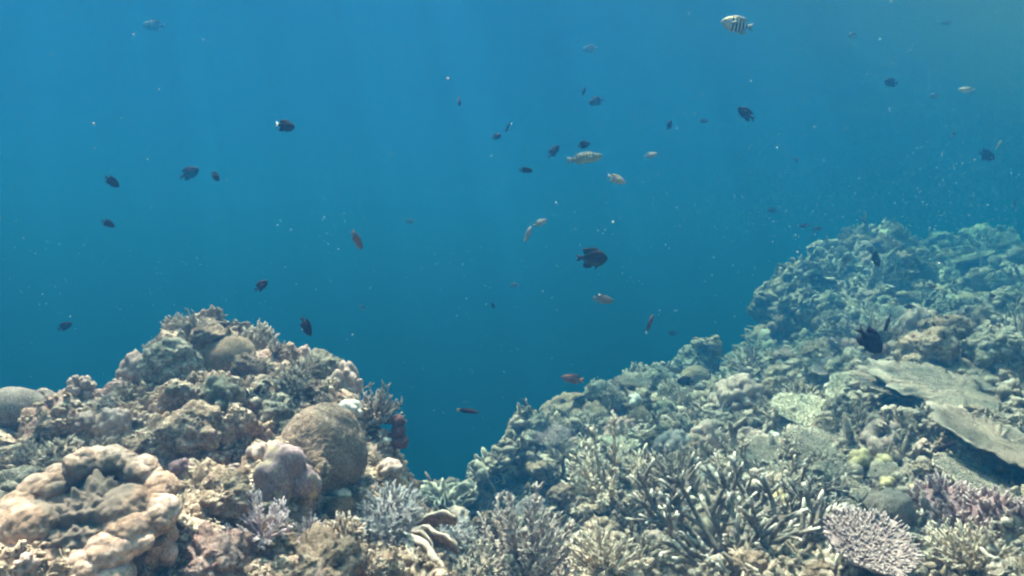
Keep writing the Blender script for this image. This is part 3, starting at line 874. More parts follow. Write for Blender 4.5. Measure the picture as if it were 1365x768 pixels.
for k, (x, y, z, q) in enumerate(lob):
    V = D * q * np.array([1.25, 1.25, .9]) + [x, y, z]
    V += D * (q * .08 * fbm(V, 8, 4, .6))[:, None] + D * ((lumps(V, 12, 5) - .4) * .018)[:, None] + D * (.003 * fbm(V, 40, 3))[:, None]
    inner = sstep(.33, .22, np.hypot(V[:, 0], (V[:, 1] - .08) * 1.05) + .05 * fbm(V, 8, 3)) * (V[:, 1] > -.12)
    head.add(V, None, T, inner)
D6, T6 = ico(6)
V = D6 * [.41, .40, .215] + [0, .02, .0]                # the dead, bored-out middle
V += D6 * (.05 * fbm(V, 6, 4, .6) + .07 * (lumps(V, 9, 8) - .45) + .04 * (lumps(V, 20, 9) - .45) + .02 * fbm(V, 30, 3))[:, None]
head.add(V, None, T6, np.full(len(V), 1.0))
put('lobed_coral', head, C['porites'], 118, 700, 232, 'huge tan lobed coral with a pale knuckled rim round a dead rough middle', tilt=30, sink=.06, spin=-4, which='mound')
put('lobed_coral', g_lobed(21, 8, .5, (.15, .2), 5, .006, [((0, 0, .1), .2), ((.02, .05, .42), .19), ((.16, -.06, .3), .16), ((-.17, -.1, .22), .17), ((.05, -.2, .2), .19), ((.2, -.2, .08), .15), ((-.1, -.26, .04), .17)]), C['porites'], 214, 735, 88,
    'tan lobed coral of four round stacked knobs, right beside the huge lobed coral', tilt=12, sink=.05, sq=(.95, .9, 1.3), which='mound')
put('polyp_coral', g_boulder(3, .95, .055, 1.6, (34, .024), 6, 0, ((.12, -.2, .9), (.5, .5, 1.0), .022)), C['goniopora'], 433, 628, 116, 'big round tan coral ball with a furry polyp surface and a crease', sink=.17, tilt=8, which='mound')
put('leather_coral', g_lobed(8, 9, .66, (.2, .28), 5, .012, None, .55), C['purple'], 384, 648, 82, 'mauve grey smooth lump coral in front of the big furry coral ball', sink=.06, tilt=18, sq=(1, .9, 1.25), which='mound')
put('honeycomb_coral', g_boulder(12, .6, .07, 2.4), C['honeycomb'], 452, 690, 44, 'small orange brown honeycomb coral under the furry coral ball', tilt=22, which='mound')
put('finger_coral', g_fingers(31, 210, .42, .13, .016), C['bluegrey'], 520, 690, 104, 'blue grey finger coral clump at the foot of the mound, upper of three', tilt=26, sink=.06, spin=20)
put('finger_coral', g_fingers(32, 190, .40, .13, .017), C['bluegrey'], 590, 722, 92, 'blue grey finger coral clump behind the orange edged arms', tilt=24, sink=.04, spin=80)
put('finger_coral', g_fingers(33, 190, .40, .14, .018), C['plate_grey'], 632, 765, 96, 'grey tan finger coral clump below the lilac bush, at the bottom edge', tilt=20, sink=.04)
# pale edged arms meeting like a star
arms = []
g = np.random.default_rng(77)
for a, L, el, r0 in [(20, .50, 14, .030), (-10, .55, 3, .030), (-38, .66, -8, .036), (-70, .46, -12, .030), (165, .36, 4, .034), (70, .26, 16, .026), (205, .3, -10, .03), (-24, .35, 0, .022)]:
    d = np.array([math.cos(R(a)), math.sin(R(a)), math.tan(R(el))])
    t = np.linspace(0, 1, 12)[:, None]
    P = d * L * t + np.array([-math.sin(R(a)), math.cos(R(a)), 0]) * .06 * np.sin(t * 3) + np.array([0, 0, .06]) * np.sin(t * 3.1)
    b = Build(); tubes(b, P[None], (r0 * np.linspace(1.15, .5, 12))[None], 12, 0, 0)
    V = b.V[0]; ctr = np.repeat(P, 12, 0); ctr = np.vstack([ctr, P[-1:]])
    dz_ = V[:, 2] - ctr[:, 2]; V[:, 2] += np.where(dz_ > 0, dz_ * .4, dz_ * 5.5)                      # ridge shaped: tall and thin
    b.A[0] = sstep(-.2, .8, (V[:, 2] - ctr[:, 2]) / (r0 * 1.2))
    V += .028 * np.c_[vnoise(V, 9, 1), vnoise(V, 9, 2), vnoise(V, 9, 3)] + .012 * np.c_[vnoise(V, 26, 1), vnoise(V, 26, 2), vnoise(V, 26, 3)]
    arms.append(b)
put('ridge_coral', named('arm', arms), C['orange_edge'], 535, 722, 150, 'brown star of thick ridged arms with pale orange edges at the mound foot', tilt=22, sink=-.05, spin=-8)
put('branch_coral', named('branch', g_bush(41, 26, .75, .022, 12, 2, .15, (.12, .26))), C['pink_white'], 350, 712, 84, 'pale pink branching coral with whitish tips in front of the mauve lump', tilt=16, sink=.08, which='mound')
put('branch_coral', named('branch', g_bush(42, 16, .8, .02, 5, 2)), C['pink_white'], 412, 715, 42, 'tiny pale pink branching coral under the small honeycomb coral', tilt=14, sink=.06, which='mound')
put('lump_coral', g_lobed(51, 10, .55, (.16, .24), 4, .01), C['white'], 466, 548, 38, 'small bleached white lump coral above the furry coral ball', sink=.1, which='mound')
put('reef_rock', g_lobed(52, 12, .7, (.14, .2), 5, .02, None, .6), C['palepink'], 463, 498, 50, 'pale smooth ridge of rock on the right shoulder of the mound', sink=.12, sq=(.8, .9, 1.15), which='mound')
put('branch_coral', merge(g_bush(43, 40, .7, .028, 12, 2, .15, (.1, .2))), C['brown_bush'], 502, 545, 68, 'dark brown finger bush on the upper right edge of the mound', sink=.12, tilt=8, roll=12, which='mound')
sp = []
for k, (dx, dz, q) in enumerate([(0, .72, .2), (.06, .45, .22), (.16, .16, .24), (-.1, .2, .18)]):
    D, T = ico(4); V = D * q * np.array([1, 1, .95]) + np.array([dx, 0, dz])
    V += D * (.02 * fbm(V, 6, 3))[:, None]
    top = np.hypot(D[:, 0] + .3, D[:, 1] + .5) < .35; V[top & (D[:, 2] > .3)] -= D[top & (D[:, 2] > .3)] * .06
    sp.append(Build().add(V, None, T))
put('sponge', named('knob', sp), C['red'], 526, 592, 46, 'cluster of dark red round sponges on the right wall of the mound', 'sponge', sink=.05, roll=8, which='mound')
g = np.random.default_rng(3)
tw = Build(); P = np.array([[0, 0, 0], [.1, 0, .25], [.28, 0, .5], [.55, 0, .6], [.8, 0, .72]]); tubes(tw, P[None], np.array([[.05, .045, .04, .035, .03]]), 6, 0, .3); side_branches(g, tw, P[None], .022, 7, .15, .35, .3)
put('twig_coral', tw, C['brown_bush'], 478, 496, 26, 'thin dark coral twig sticking out over the right shoulder of the mound', which='mound')
put('brain_coral', g_boulder(14, .72, .02, 2), C['brain'], 22, 562, 76, 'smooth grey brain coral dome at the left end of the mound crest', sink=.1, which='mound')
put('lump_coral', g_lobed(53, 16, .5, (.1, .18), 5, .02, None, .5), C['palepink'], 55, 528, 44, 'low tan lump on the mound crest behind the grey dome', sink=.08, which='mound')
put('lump_coral', g_lobed(54, 18, .75, (.1, .17), 5, .03, None, .7), C['palepink'], 106, 530, 40, 'knobbly reddish topped head standing alone on the left mound crest', sink=.05, sq=(1, 1, 1.15), which='mound')
put('reef_rock', g_rock(61, .85, 6), C['rock'], 284, 472, 100, 'rugged grey tan rock forming the highest peak of the mound', sink=.32, which='mound')
put('branch_coral', merge(g_bush(44, 22, .7, .03, 5, 1)), C['plate_grey'], 262, 458, 52, 'stubby grey branching coral growing on the left side of the peak', sink=.02, tilt=10, which='mound', lift=.12)
put('brain_coral', g_boulder(15, .75, .03, 2), C['brain_tan'], 308, 482, 66, 'tan grooved coral dome just below the peak of the mound', sink=.06, tilt=24, sq=(1, 1, 1.0), which='mound', lift=-.16)
put('finger_coral', g_fingers(34, 70, .7, .2, .045), C['cream_bush'], 345, 458, 46, 'cream knobbly tuft coral on the crest right of the peak', sink=.06, which='mound')
put('reef_rock', g_rock(62, .8, 6, .8), C['rock_grey'], 232, 500, 78, 'dark faced grey boulder left of and below the peak', sink=.12, which='mound')
put('lump_coral', g_lobed(55, 24, .62, (.1, .16), 5, .03), C['greenish'], 294, 538, 60, 'olive green lumpy coral overhanging a dark hollow on the mound face', sink=-.02, tilt=12, which='mound')
put('reef_rock', g_rock(63, .8, 6, .9), C['rock'], 262, 585, 80, 'tan block with a deep black hollow in the middle of the mound face', sink=.1, which='mound')
put('leaf_coral', named('leaf', g_ruffle(71, 6, .4, .05, .03)), C['ruffle_tan'], 330, 522, 66, 'tan grooved leaf coral crust below the tan dome', tilt=35, sink=.12, which='mound')
put('finger_coral', g_fingers(35, 110, .55, .16, .03), C['cream_bush'], 82, 610, 62, 'cream knobbly coral bush above the huge lobed coral', sink=.12, tilt=15, which='mound')
put('finger_coral', g_fingers(36, 90, .6, .2, .032), C['brown_bush'], 322, 600, 50, 'dark reddish brown finger coral in the hollow left of the mauve lump', sink=.1, tilt=14, which='mound')
put('lump_coral', g_lobed(56, 9, .6, (.16, .24), 4, .02), C['palepink'], 406, 456, 20, 'small round tan nub on the crest beside a diving dark fish', sink=.1, which='mound')
put('lump_coral', g_lobed(57, 10, .45, (.14, .22), 4, .03), C['rose'], 240, 622, 32, 'small salmon pink crust on the rock right of the huge lobed coral rim', sink=.12, tilt=20, which='mound')
put('finger_coral', g_fingers(37, 70, .5, .17, .04), C['palepink'], 214, 612, 52, 'pinkish stubby coral cluster above the rim of the huge lobed coral', sink=.14, tilt=20, which='mound')
put('lump_coral', g_lobed(58, 12, .5, (.14, .22), 4, .03, None, .4), C['palepink'], 520, 624, 36, 'pale lump on the right wall below the red sponges', sink=.14, tilt=20, which='mound')
put('lump_coral', g_lobed(59, 12, .5, (.14, .2), 4, .03, None, .5), C['palepink'], 345, 605, 34, 'mauve pink round lump peeking out left of the mauve grey coral', sink=.05, tilt=10, which='mound')
put('reef_rock', g_rock(64, .8, 6, .9), C['rock'], 300, 670, 74, 'tan rubble block between the huge lobed coral and the pink branching coral', sink=.18, which='mound')
put('reef_rock', g_rock(65, .8, 6, 1.), C['rock_pink'], 285, 755, 96, 'pinkish tan ragged block at the bottom edge of the mound', sink=.22, which='mound')
put('reef_rock', g_rock(66, .7, 6, 1.), C['rock'], 425, 758, 110, 'tan knobbly block at the bottom edge left of the ridged arms', sink=.25, which='mound')
put('reef_rock', g_rock(67, .7, 6, .9), C['rock_grey'], 20, 660, 90, 'grey crumbling block at the far left beside the huge lobed coral', sink=.3, which='mound')
put('finger_coral', g_fingers(38, 80, .5, .18, .034), C['tan_bush'], 458, 712, 60, 'tan stubby coral under the small honeycomb coral, beside the finger clump', sink=.12, tilt=20, which='mound')
put('reef_rock', g_rock(68, .75, 5, .9), C['rock_grey'], 430, 490, 60, 'grey ragged rock on the crest between the nub and the pale ridge', sink=.2, which='mound')

# ------------------------------------------------------------------ the reef slope, thing by thing
put('branch_coral', named('branch', g_bush(81, 38, .8, .0215, 22, 2, .1, (.09, .19))), C['tan_bush'], 815, 672, 136, 'tan pink branching bush with pointed pale tips in the middle of the slope', sink=.06, tilt=10, which='slope')
put('branch_coral', named('branch', g_bush(82, 56, .78, .019, 24, 2, .05, (.08, .16))), C['lilac_bush'], 702, 772, 150, 'large lilac brown branching bush left of the tan pointed bush', sink=.06, tilt=8, which='slope')
put('finger_coral', merge(g_bush(83, 64, .58, .021, 16, 1, .08, (.09, .18))), C['cream_bush'], 806, 765, 104, 'cream finger coral at the bottom between lilac bush and staghorn thicket', sink=.02, tilt=16, which='slope')
put('staghorn_coral', named('branch', g_staghorn(84, 30, .0168, .24)), C['staghorn'], 985, 742, 240, 'big grey staghorn thicket with pale tips at the bottom of the slope', tilt=16, sink=.02, sq=(1, 1, .8), which='slope')
put('staghorn_coral', named('branch', g_staghorn(85, 16, .017, .22)), C['staghorn'], 1085, 700, 110, 'smaller grey staghorn clump right of the big thicket', tilt=10, sink=.02, which='slope')
put('staghorn_coral', named('branch', g_staghorn(86, 16, .014, .3)), C['staghorn'], 1040, 640, 130, 'loose sprawling staghorn branches behind the big thicket', tilt=10, sink=.05, sq=(1, 1, .55), which='slope')
put('table_coral', g_table(87, 640, .05, .0135, .10, .04, .3, .07, .012), C['plate_lilac'], 1152, 742, 118, 'lilac plate coral of short fingers at the bottom right of the staghorn thicket', tilt=26, roll=6, lift=.16, which='slope')
big = C['plate_big']
put('table_coral', g_table(88, 0, dish=.03, thick=.014, stalk=.2, amp=.17, rough=.016, na=240), big, 1275, 548, 240, 'largest pale tan table coral with a wavy rim, topmost of the overlapping plates', tilt=17, roll=5, lift=.14, sq=(1, .8, 1), spin=40, which='slope')
put('table_coral', g_table(89, 0, dish=.02, thick=.02, stalk=.25, amp=.13, rough=.014, na=200), big, 1190, 530, 118, 'tan table coral plate stretching left from under the largest plate', tilt=17, roll=6, lift=.17, sq=(1, .8, 1), which='slope')
put('table_coral', g_table(90, 0, dish=.04, thick=.018, stalk=.25, amp=.13, rough=.014, na=220), big, 1312, 606, 160, 'tan table coral plate with a small dark hole, below the largest plate', tilt=20, roll=12, lift=.14, sq=(1, .8, 1), spin=100, which='slope')
put('table_coral', g_table(91, 1100, .028, .0085, .06, .03, .3, .08), C['plate_cream'], 1068, 560, 80, 'small bright cream table coral with a fringed rim in the middle of the slope', tilt=24, lift=.18, which='slope')
put('table_coral', g_table(92, 1500, .022, .0075, .0, .03, .3, .14), C['plate_grey'], 1092, 610, 112, 'grey brown furry table coral right under the cream table coral', tilt=18, roll=12, lift=.12, which='slope')
put('table_coral', g_table(93, 1500, .02, .0075, .0, .03, .25, .14), C['plate_grey'], 1302, 650, 125, 'grey brown furry table coral beneath the tan plate with a hole', tilt=14, roll=16, lift=.10, which='slope')
put('table_coral', g_table(94, 800, .04, .011, .05, .05, .35, .05), C['plate_lilac'], 730, 592, 62, 'small pale lilac table coral on the reef edge above the lilac bush', tilt=14, lift=.2, which='slope')
put('table_coral', g_table(95, 700, .04, .011, .05, .05, .3, .08), C['plate_grey'], 845, 516, 46, 'small grey table coral on the reef edge left of a dark hollow rock', tilt=14, lift=.18, which='slope')
for px, py, w, lb, H in [(1146, 622, 34, 'yellow knob coral, the tallest of three in the shaded nook', 1.1), (1178, 618, 24, 'small yellow knob coral behind two others in the shaded nook', .8), (1184, 648, 24, 'low dull yellow knob coral, nearest of three in the shaded nook', .8), (1222, 662, 32, 'yellowish round knob coral beside the rose pink coral', .85)]:
    put('knob_coral', g_lobed(100 + px, 5, .6, (.2, .3), 4, .008), C['yellow'], px, py, w, lb, sink=.02, sq=(1, .9, H), which='slope', lift=.1)
put('lobed_coral', g_lobed(101, 26, .7, (.11, .17), 5, .012, None, .45), C['palepink'], 1178, 604, 64, 'brown and pale pink lobed head above the shaded yellow knobs', sink=.05, tilt=6, which='slope')
put('finger_coral', g_fingers(102, 150, .5, .15, .024), C['rose'], 1262, 682, 98, 'rose pink finger coral below the furry grey table coral', tilt=20, sink=.04, which='slope')
put('finger_coral', g_fingers(103, 110, .5, .16, .028), C['rose'], 1330, 690, 88, 'rose pink finger coral nearest the edge of the frame', tilt=20, sink=.06, which='slope')
put('finger_coral', g_fingers(104, 60, .5, .18, .036), C['rose'], 1252, 718, 40, 'tiny rose pink tuft above the dark hole in the lower corner', tilt=16, sink=.04, which='slope')
put('leaf_coral', named('leaf', g_ruffle(105, 9, .36, .05, .02)), C['ruffle'], 1215, 712, 84, 'grey ruffled leaf coral right of the lilac plate', tilt=26, sink=.06, which='slope')
put('finger_coral', merge(g_bush(106, 80, .42, .019, 14, 1, .05, (.09, .18))), C['cream_bush'], 1302, 752, 128, 'cream grey finger coral filling the lower corner of the slope', tilt=20, sink=.06, which='slope')
put('brain_coral', g_boulder(107, .62, .09, 2.2), C['brain'], 1186, 684, 58, 'smooth grey rounded coral between staghorn clump and lilac plate', tilt=14, sink=.08, which='slope')
put('finger_coral', g_fingers(108, 50, .5, .24, .03), C['cream_bush'], 803, 527, 40, 'pale finger coral standing up on the reef edge against blue water', sink=.05, which='slope')
put('brain_coral', g_boulder(109, .75, .04, 2, (22, .03)), C['brain_tan'], 926, 516, 42, 'round tan coral ball on the reef edge behind a dark fish', sink=.06, which='slope')
put('lobed_coral', g_lobed(310, 34, .62, (.1, .15), 5, .012, None, .4), C['palepink'], 985, 540, 66, 'pale pink lobed head with a dark shaded underside left of the cream table', sink=-.02, tilt=6, which='slope')
put('lobed_coral', g_lobed(111, 18, .5, (.13, .19), 5, .008), C['bluegrey'], 898, 598, 56, 'grey violet cluster of smooth round knobs behind the tan bush', sink=.06, tilt=12, which='slope')
put('lobed_coral', g_lobed(112, 3, .7, (.2, .25), 4, .006, [((-.2, 0, .25), .26), ((.22, 0, .4), .26), ((0, 0, 0), .2)]), C['brain'], 1012, 572, 30, 'pair of grey round knobs left of the cream table coral', which='slope')
put('lump_coral', g_lobed(113, 10, .6, (.16, .24), 4, .01), C['white'], 1036, 582, 26, 'pale smooth ball beside the pair of grey knobs', sink=.05, which='slope')
put('lump_coral', g_lobed(114, 9, .42, (.18, .26), 5, .02), C['white'], 938, 634, 46, 'whitish tan flat lump behind the staghorn thicket', sink=.1, tilt=18, which='slope')
put('reef_rock', g_rock(115, .95, 6, 1.), C['rock_grey'], 916, 492, 44, 'knobbly grey pinnacle standing on the reef edge', sink=.06, which='slope')
put('reef_rock', g_rock(116, .75, 6, 1.), C['rock_grey'], 880, 520, 46, 'grey rock with a dark hollow on the reef edge', sink=.04, which='slope')
put('reef_rock', g_rock(117, .8, 6, 1.), C['rock'], 1240, 486, 80, 'tan boulder with dark hollows behind the largest table coral', sink=.12, which='slope')
put('reef_rock', g_rock(118, .8, 6, 1.), C['rock_grey'], 1322, 478, 70, 'grey boulder behind the largest table coral, next to the frame edge', sink=.15, which='slope')
put('leaf_coral', named('leaf', g_ruffle(119, 20, .55, .10, .022)), C['ruffle'], 592, 682, 84, 'tall blue grey leaf coral rising in the gap between mound and slope', sink=.06, tilt=5, which='slope')
put('leaf_coral', named('leaf', g_ruffle(120, 14, .5, .09, .025)), C['ruffle'], 655, 640, 70, 'blue grey leaf coral on the shaded wall under the reef edge', sink=.08, tilt=14, which='slope')
put('finger_coral', g_fingers(121, 80, .5, .18, .03), C['pink_white'], 893, 668, 52, 'pinkish white finger coral between tan bush and staghorn thicket', sink=.06, tilt=14, which='slope')
put('branch_coral', merge(g_bush(122, 30, .7, .022, 16, 2, .15, (.1, .2))), C['brown_bush'], 900, 642, 84, 'brown branching bush right of the tan pointed bush', sink=.06, tilt=10, which='slope')
put('branch_coral', merge(g_bush(123, 30, .7, .022, 16, 2, .15, (.1, .2))), C['brown_bush'], 850, 712, 104, 'dark brown bush in the shade below the tan pointed bush', sink=.1, tilt=10, which='slope')
put('lump_coral', g_rock(124, .6, 5, .9), C['rock'], 748, 664, 38, 'pale lump in the shade between lilac bush and tan bush', sink=.08, tilt=16, which='slope')
put('lump_coral', g_lobed(125, 10, .5, (.14, .2), 4, .02), C['yellow'], 1045, 668, 36, 'pale yellow crust behind the right side of the staghorn thicket', sink=.12, tilt=20, which='slope')
put('lump_coral', g_lobed(126, 9, .6, (.16, .24), 4, .01), C['white'], 846, 536, 24, 'small whitish ball under the little grey table coral', sink=.08, which='slope')
# ------------------------------------------------------------------ the many small heads and blocks
def to_px(p): return 682.5 + PXF * p[0] / p[1], 384 - PXF * p[2] / p[1]

def sm(name, gen): return (merge(gen) if isinstance(gen, list) else gen).mesh(name)
kinds = {
    # object name, adjective phrase for the label, material, meshes
    'bush':   ('branch_coral', 'small branching coral bush', ['plate_grey', 'brown_bush', 'tan_bush'], [sm('branch_coral', g_bush(200 + i, 22, .65, .024, 6, 1, .1, (.18, .34), 5)) for i in range(3)]),
    'finger': ('finger_coral', 'small stubby finger coral', ['plate_grey', 'cream_bush', 'greenish'], [sm('finger_coral', g_fingers(210 + i, 80, .55, .18, .035, 5)) for i in range(3)]),
    'ball':   ('brain_coral', 'small rounded brain coral', ['brain', 'brain_tan', 'greenish'], [sm('brain_coral', g_boulder(220 + i, .75, .06, 2.2, (14, .03), 4)) for i in range(3)]),
    'lobe':   ('lobed_coral', 'small knobbly lobed coral', ['palepink', 'greenish', 'porites'], [sm('lobed_coral', g_lobed(230 + i, 20, .6, (.11, .19), 4, .03, None, .5)) for i in range(3)]),
    'table':  ('table_coral', 'small flat plate coral', ['plate_grey', 'plate_cream', 'plate_lilac'], [sm('table_coral', [b for _n, b in g_table(240 + i, 320, .035, .012, .04, .05, .25, .14, .012, 48)]) for i in range(3)]),
    'leaf':   ('leaf_coral', 'small ruffled leaf coral', ['ruffle', 'ruffle_tan', 'plate_grey'], [sm('leaf_coral', g_ruffle(250 + i, 6, .5, .06, .03)) for i in range(2)]),
    'block':  ('reef_rock', 'small ragged reef block', ['rock', 'rock_grey', 'rock_pink'], [sm('reef_rock', g_rock(260 + i, .75, 5, 1.05)) for i in range(5)]),
}
tones = {'plate_grey': 'grey', 'brown_bush': 'brown', 'tan_bush': 'tan', 'cream_bush': 'cream', 'greenish': 'olive', 'brain': 'grey', 'brain_tan': 'tan', 'palepink': 'pale pink', 'porites': 'tan',
         'plate_cream': 'cream', 'plate_lilac': 'lilac', 'ruffle': 'grey', 'ruffle_tan': 'tan', 'rock': 'tan', 'rock_grey': 'grey', 'rock_pink': 'pinkish'}
mesh_of = {}
for k, (nm, ph, mats, meshes) in kinds.items():
    for mk in mats:
        for i, me in enumerate(meshes):
            c = me.copy(); c.name = nm; c.materials.append(C[mk]); mesh_of.setdefault((k, mk), []).append(c)

def slope_zone(px, py):
    if py < 372 and px > 1100: return 'on the farthest hazy ridge'
    if px < 1125 and py < 452 and px > 985: return 'on the pale rocky bluff by the drop-off'
    if px > 1000 and py < 500: return 'on the hazy slope behind the big table corals'
    if px < 700: return 'in the shaded gap beside the mound'
    if py < 560: return 'along the reef edge by open blue water'
    if px > 1110: return 'around the overlapping tan table corals'
    if py < 650: return 'between the reef edge and staghorn thicket'
    return 'in the rubble round the staghorn thicket'

def mound_zone(px, py):
    if py < 500: return 'on the crest of the near mound'
    if px > 455: return 'on the right flank of the near mound'
    if py < 600: return 'on the upper face of the near mound'
    if px < 250: return 'round the huge lobed coral'
    return 'round the mauve lump and pink branching coral'

taken = []
for o in COL.objects:
    if o.parent is None and o.get('category') in ('coral', 'sponge'):
        p = o.matrix_world.translation
        u = o.matrix_world.to_scale()[0]
        if p.y > .3: taken.append((p.x, p.y, u * .42))

def scatter(n, which, zone, pick, seed, size_px, mix_, boxes):
    r = random.Random(seed)
    done = tries = 0
    while done < n and tries < n * 30:
        tries += 1
        x0, y0, x1, y1 = r.choices([b[:4] for b in boxes], [b[4] for b in boxes])[0]
        px, py = r.uniform(x0, x1), r.uniform(y0, y1)
        h = hit(px, py)
        if h is None or h[3] != which or (px < 660 and py < 655 and which == 'slope'): continue
        loc, nor = h[0], h[1]
        k = r.choices(list(mix_), list(mix_.values()))[0]
        if k == 'table' and px < 900 and py < 580: k = 'finger'
        if k == 'ball' and (px < 760 or py < 335): k = 'block'
        w = r.uniform(*size_px) * (.75 + .5 * r.random()) * (1.25 if k in ('table', 'block') else 1)
        s = w * loc.y / PXF * (1 if loc.y < 4 else 1.15)
        if any((loc.x - a) ** 2 + (loc.y - b) ** 2 < (c + s * .3) ** 2 for a, b, c in taken): continue
        taken.append((loc.x, loc.y, s * .33))
        nm, ph, mats, _m = kinds[k]
        mk = r.choices(mats, [3, 2, 1][:len(mats)])[0]
        o = bpy.data.objects.new(nm, r.choice(mesh_of[(k, mk)]))
        COL.objects.link(o)
        up = (Vector((0, 0, 1)) * .6 + nor * .4).normalized()
        Mx = basis(r.uniform(-4, 22), r.uniform(-12, 12), r.uniform(0, 360), up).to_4x4()
        lift = {'table': .16, 'block': -.16}.get(k, -.08)
        o.matrix_world = Matrix.Translation(loc + up * lift * s) @ Mx @ Matrix.Diagonal((s * r.uniform(.85, 1.2), s, s * r.uniform(.75, 1.25), 1))
        z = zone(px, py)
        tag(o, '%s %s %s' % (tones[mk], ph, z), 'rock' if k == 'block' else 'coral', '%s %ss %s' % (tones[mk], ph, z))
        done += 1
    print('SCATTER', which, done)

scatter(130, 'slope', slope_zone, None, 5, (14, 34), {'bush': 2, 'finger': 3, 'ball': .5, 'lobe': 1.6, 'table': .5, 'leaf': 1.6, 'block': 5}, [(1000, 292, 1365, 480, 1)])
scatter(150, 'slope', slope_zone, None, 6, (22, 48), {'bush': 3, 'finger': 3, 'ball': .8, 'lobe': 1.8, 'table': 1.6, 'leaf': 1.8, 'block': 4},
        [(740, 430, 1365, 640, 4), (560, 560, 1365, 768, 3)])
scatter(58, 'mound', mound_zone, None, 8, (20, 46), {'finger': 3, 'bush': 1, 'lobe': 2.2, 'block': 4, 'ball': .4, 'leaf': .8},
        [(0, 430, 560, 768, 1)])

# ------------------------------------------------------------------ loose coral rubble and turf nobody could count
def cover(name, which, n, boxes, seed, mat, frag, stick):
    r = random.Random(seed); g = np.random.default_rng(seed)
    b = Build(); P, Rr, K, NN = [], [], [], []
    c = 0
    while c < n:
        x0, y0, x1, y1 = r.choices([q[:4] for q in boxes], [q[4] for q in boxes])[0]
        h = hit(r.uniform(x0, x1), r.uniform(y0, y1), which)
        c += 1
        if h is None: continue
        loc, nor = np.array(h[0]), np.array(h[1])
        s = math.exp(r.gauss(0, .35)) * frag * (loc[1] / 2.0) ** .8
        if r.random() < stick:      # broken branch lying about
            d = unit(perp(g, nor[None])[0] + nor * r.uniform(-.1, .6))
            L = s * r.uniform(1.3, 3.2); rd = s * r.uniform(.28, .45)
            t = np.linspace(0, 1, 4)[:, None]
            P.append(loc + d * L * t + perp(g, d[None])[0] * .2 * L * t * t); Rr.append(rd * np.array([1, .95, .85, .55]))
            if r.random() < .6:
                q = P[-1][1]; d2 = unit(d + perp(g, d[None])[0] * .9)
                P.append(q + d2 * L * .55 * t); Rr.append(rd * .75 * np.array([1, .95, .85, .55]))
        else:                     # knob or pebble
            D, T = ico(2)
            rr = s * r.uniform(.5, 1.1)
            V = D * (1 + .3 * vnoise(D + c, 1.7))[:, None] * rr * np.array([1, 1, r.uniform(.6, 1)]) + loc + nor * rr * .25
            b.add(V, None, T, np.full(len(V), r.random()))
    tubes(b, np.array(P), np.array(Rr), 5, 0, 1)
    tag(link(name, b.mesh(name), mat), kind='stuff')

def rubble_mat(name, stops):
    m, nt, p = new_mat(name, .95, .08)
    tc = nt.nodes.new('ShaderNodeTexCoord').outputs['Object']
    c = ramp(nt, noise(nt, tc, 9, 4, .7), [(.3 + .4 * i / (len(stops) - 1), s) for i, s in enumerate(stops)])
    f = noise(nt, tc, 110, 4, .7)
    c = mix(nt, .8, c, ramp(nt, f, [(.32, (.35, .33, .3)), (.5, (.9, .9, .88)), (.68, (1.5, 1.45, 1.4))]), 'MULTIPLY')
    nt.links.new(c, p.inputs['Base Color'])
    b = nt.nodes.new('ShaderNodeBump'); b.inputs['Strength'].default_value = .8; b.inputs['Distance'].default_value = .004
    nt.links.new(f, b.inputs['Height']); nt.links.new(b.outputs['Normal'], p.inputs['Normal'])
    return m
rub = rubble_mat('coral_rubble', [(.13, .10, .075), (.25, .20, .155), (.38, .315, .255), (.55, .48, .41)])
rub2 = rubble_mat('mound_rubble', [(.17, .125, .085), (.34, .26, .18), (.48, .38, .29), (.64, .57, .47)])
cover('coral_rubble', 'slope', 9000, [(560, 540, 1365, 768, 3), (740, 440, 1365, 620, 2.4), (1000, 290, 1365, 470, 1.8)], 3, rub, .011, .5)
cover('mound_rubble', 'mound', 5500, [(0, 420, 620, 768, 1)], 4, rub2, .0055, .25)
# ------------------------------------------------------------------ fish (one unit long, nose at +X, back up +Z)
def loft(xs, top, bot, wid, ns=14):
    """Closed body from stations along X."""
    a = np.arange(ns) * 2 * np.pi / ns
    V = []
    for x, t, b, w in zip(xs, top, bot, wid):
        c, h = (t + b) / 2, (t - b) / 2
        V.append(np.c_[np.full(ns, x), np.sign(np.cos(a)) * np.abs(np.cos(a)) ** .9 * w, c + h * np.sin(a)])
    V = np.concatenate(V); m = len(xs)
    i, j = np.meshgrid(np.arange(m - 1), np.arange(ns), indexing='ij')
    Q = np.stack([i * ns + j, i * ns + (j + 1) % ns, (i + 1) * ns + (j + 1) % ns, (i + 1) * ns + j], -1).reshape(-1, 4)
    V = np.vstack([V, V[:ns].mean(0) + np.array([.006, 0, 0]), V[-ns:].mean(0) - np.array([.004, 0, 0])])
    T = np.vstack([np.stack([np.full(ns, m * ns), (np.arange(ns) + 1) % ns, np.arange(ns)], -1), np.stack([np.full(ns, m * ns + 1), (m - 1) * ns + np.arange(ns), (m - 1) * ns + (np.arange(ns) + 1) % ns], -1)])
    return Build().add(V, Q, T)

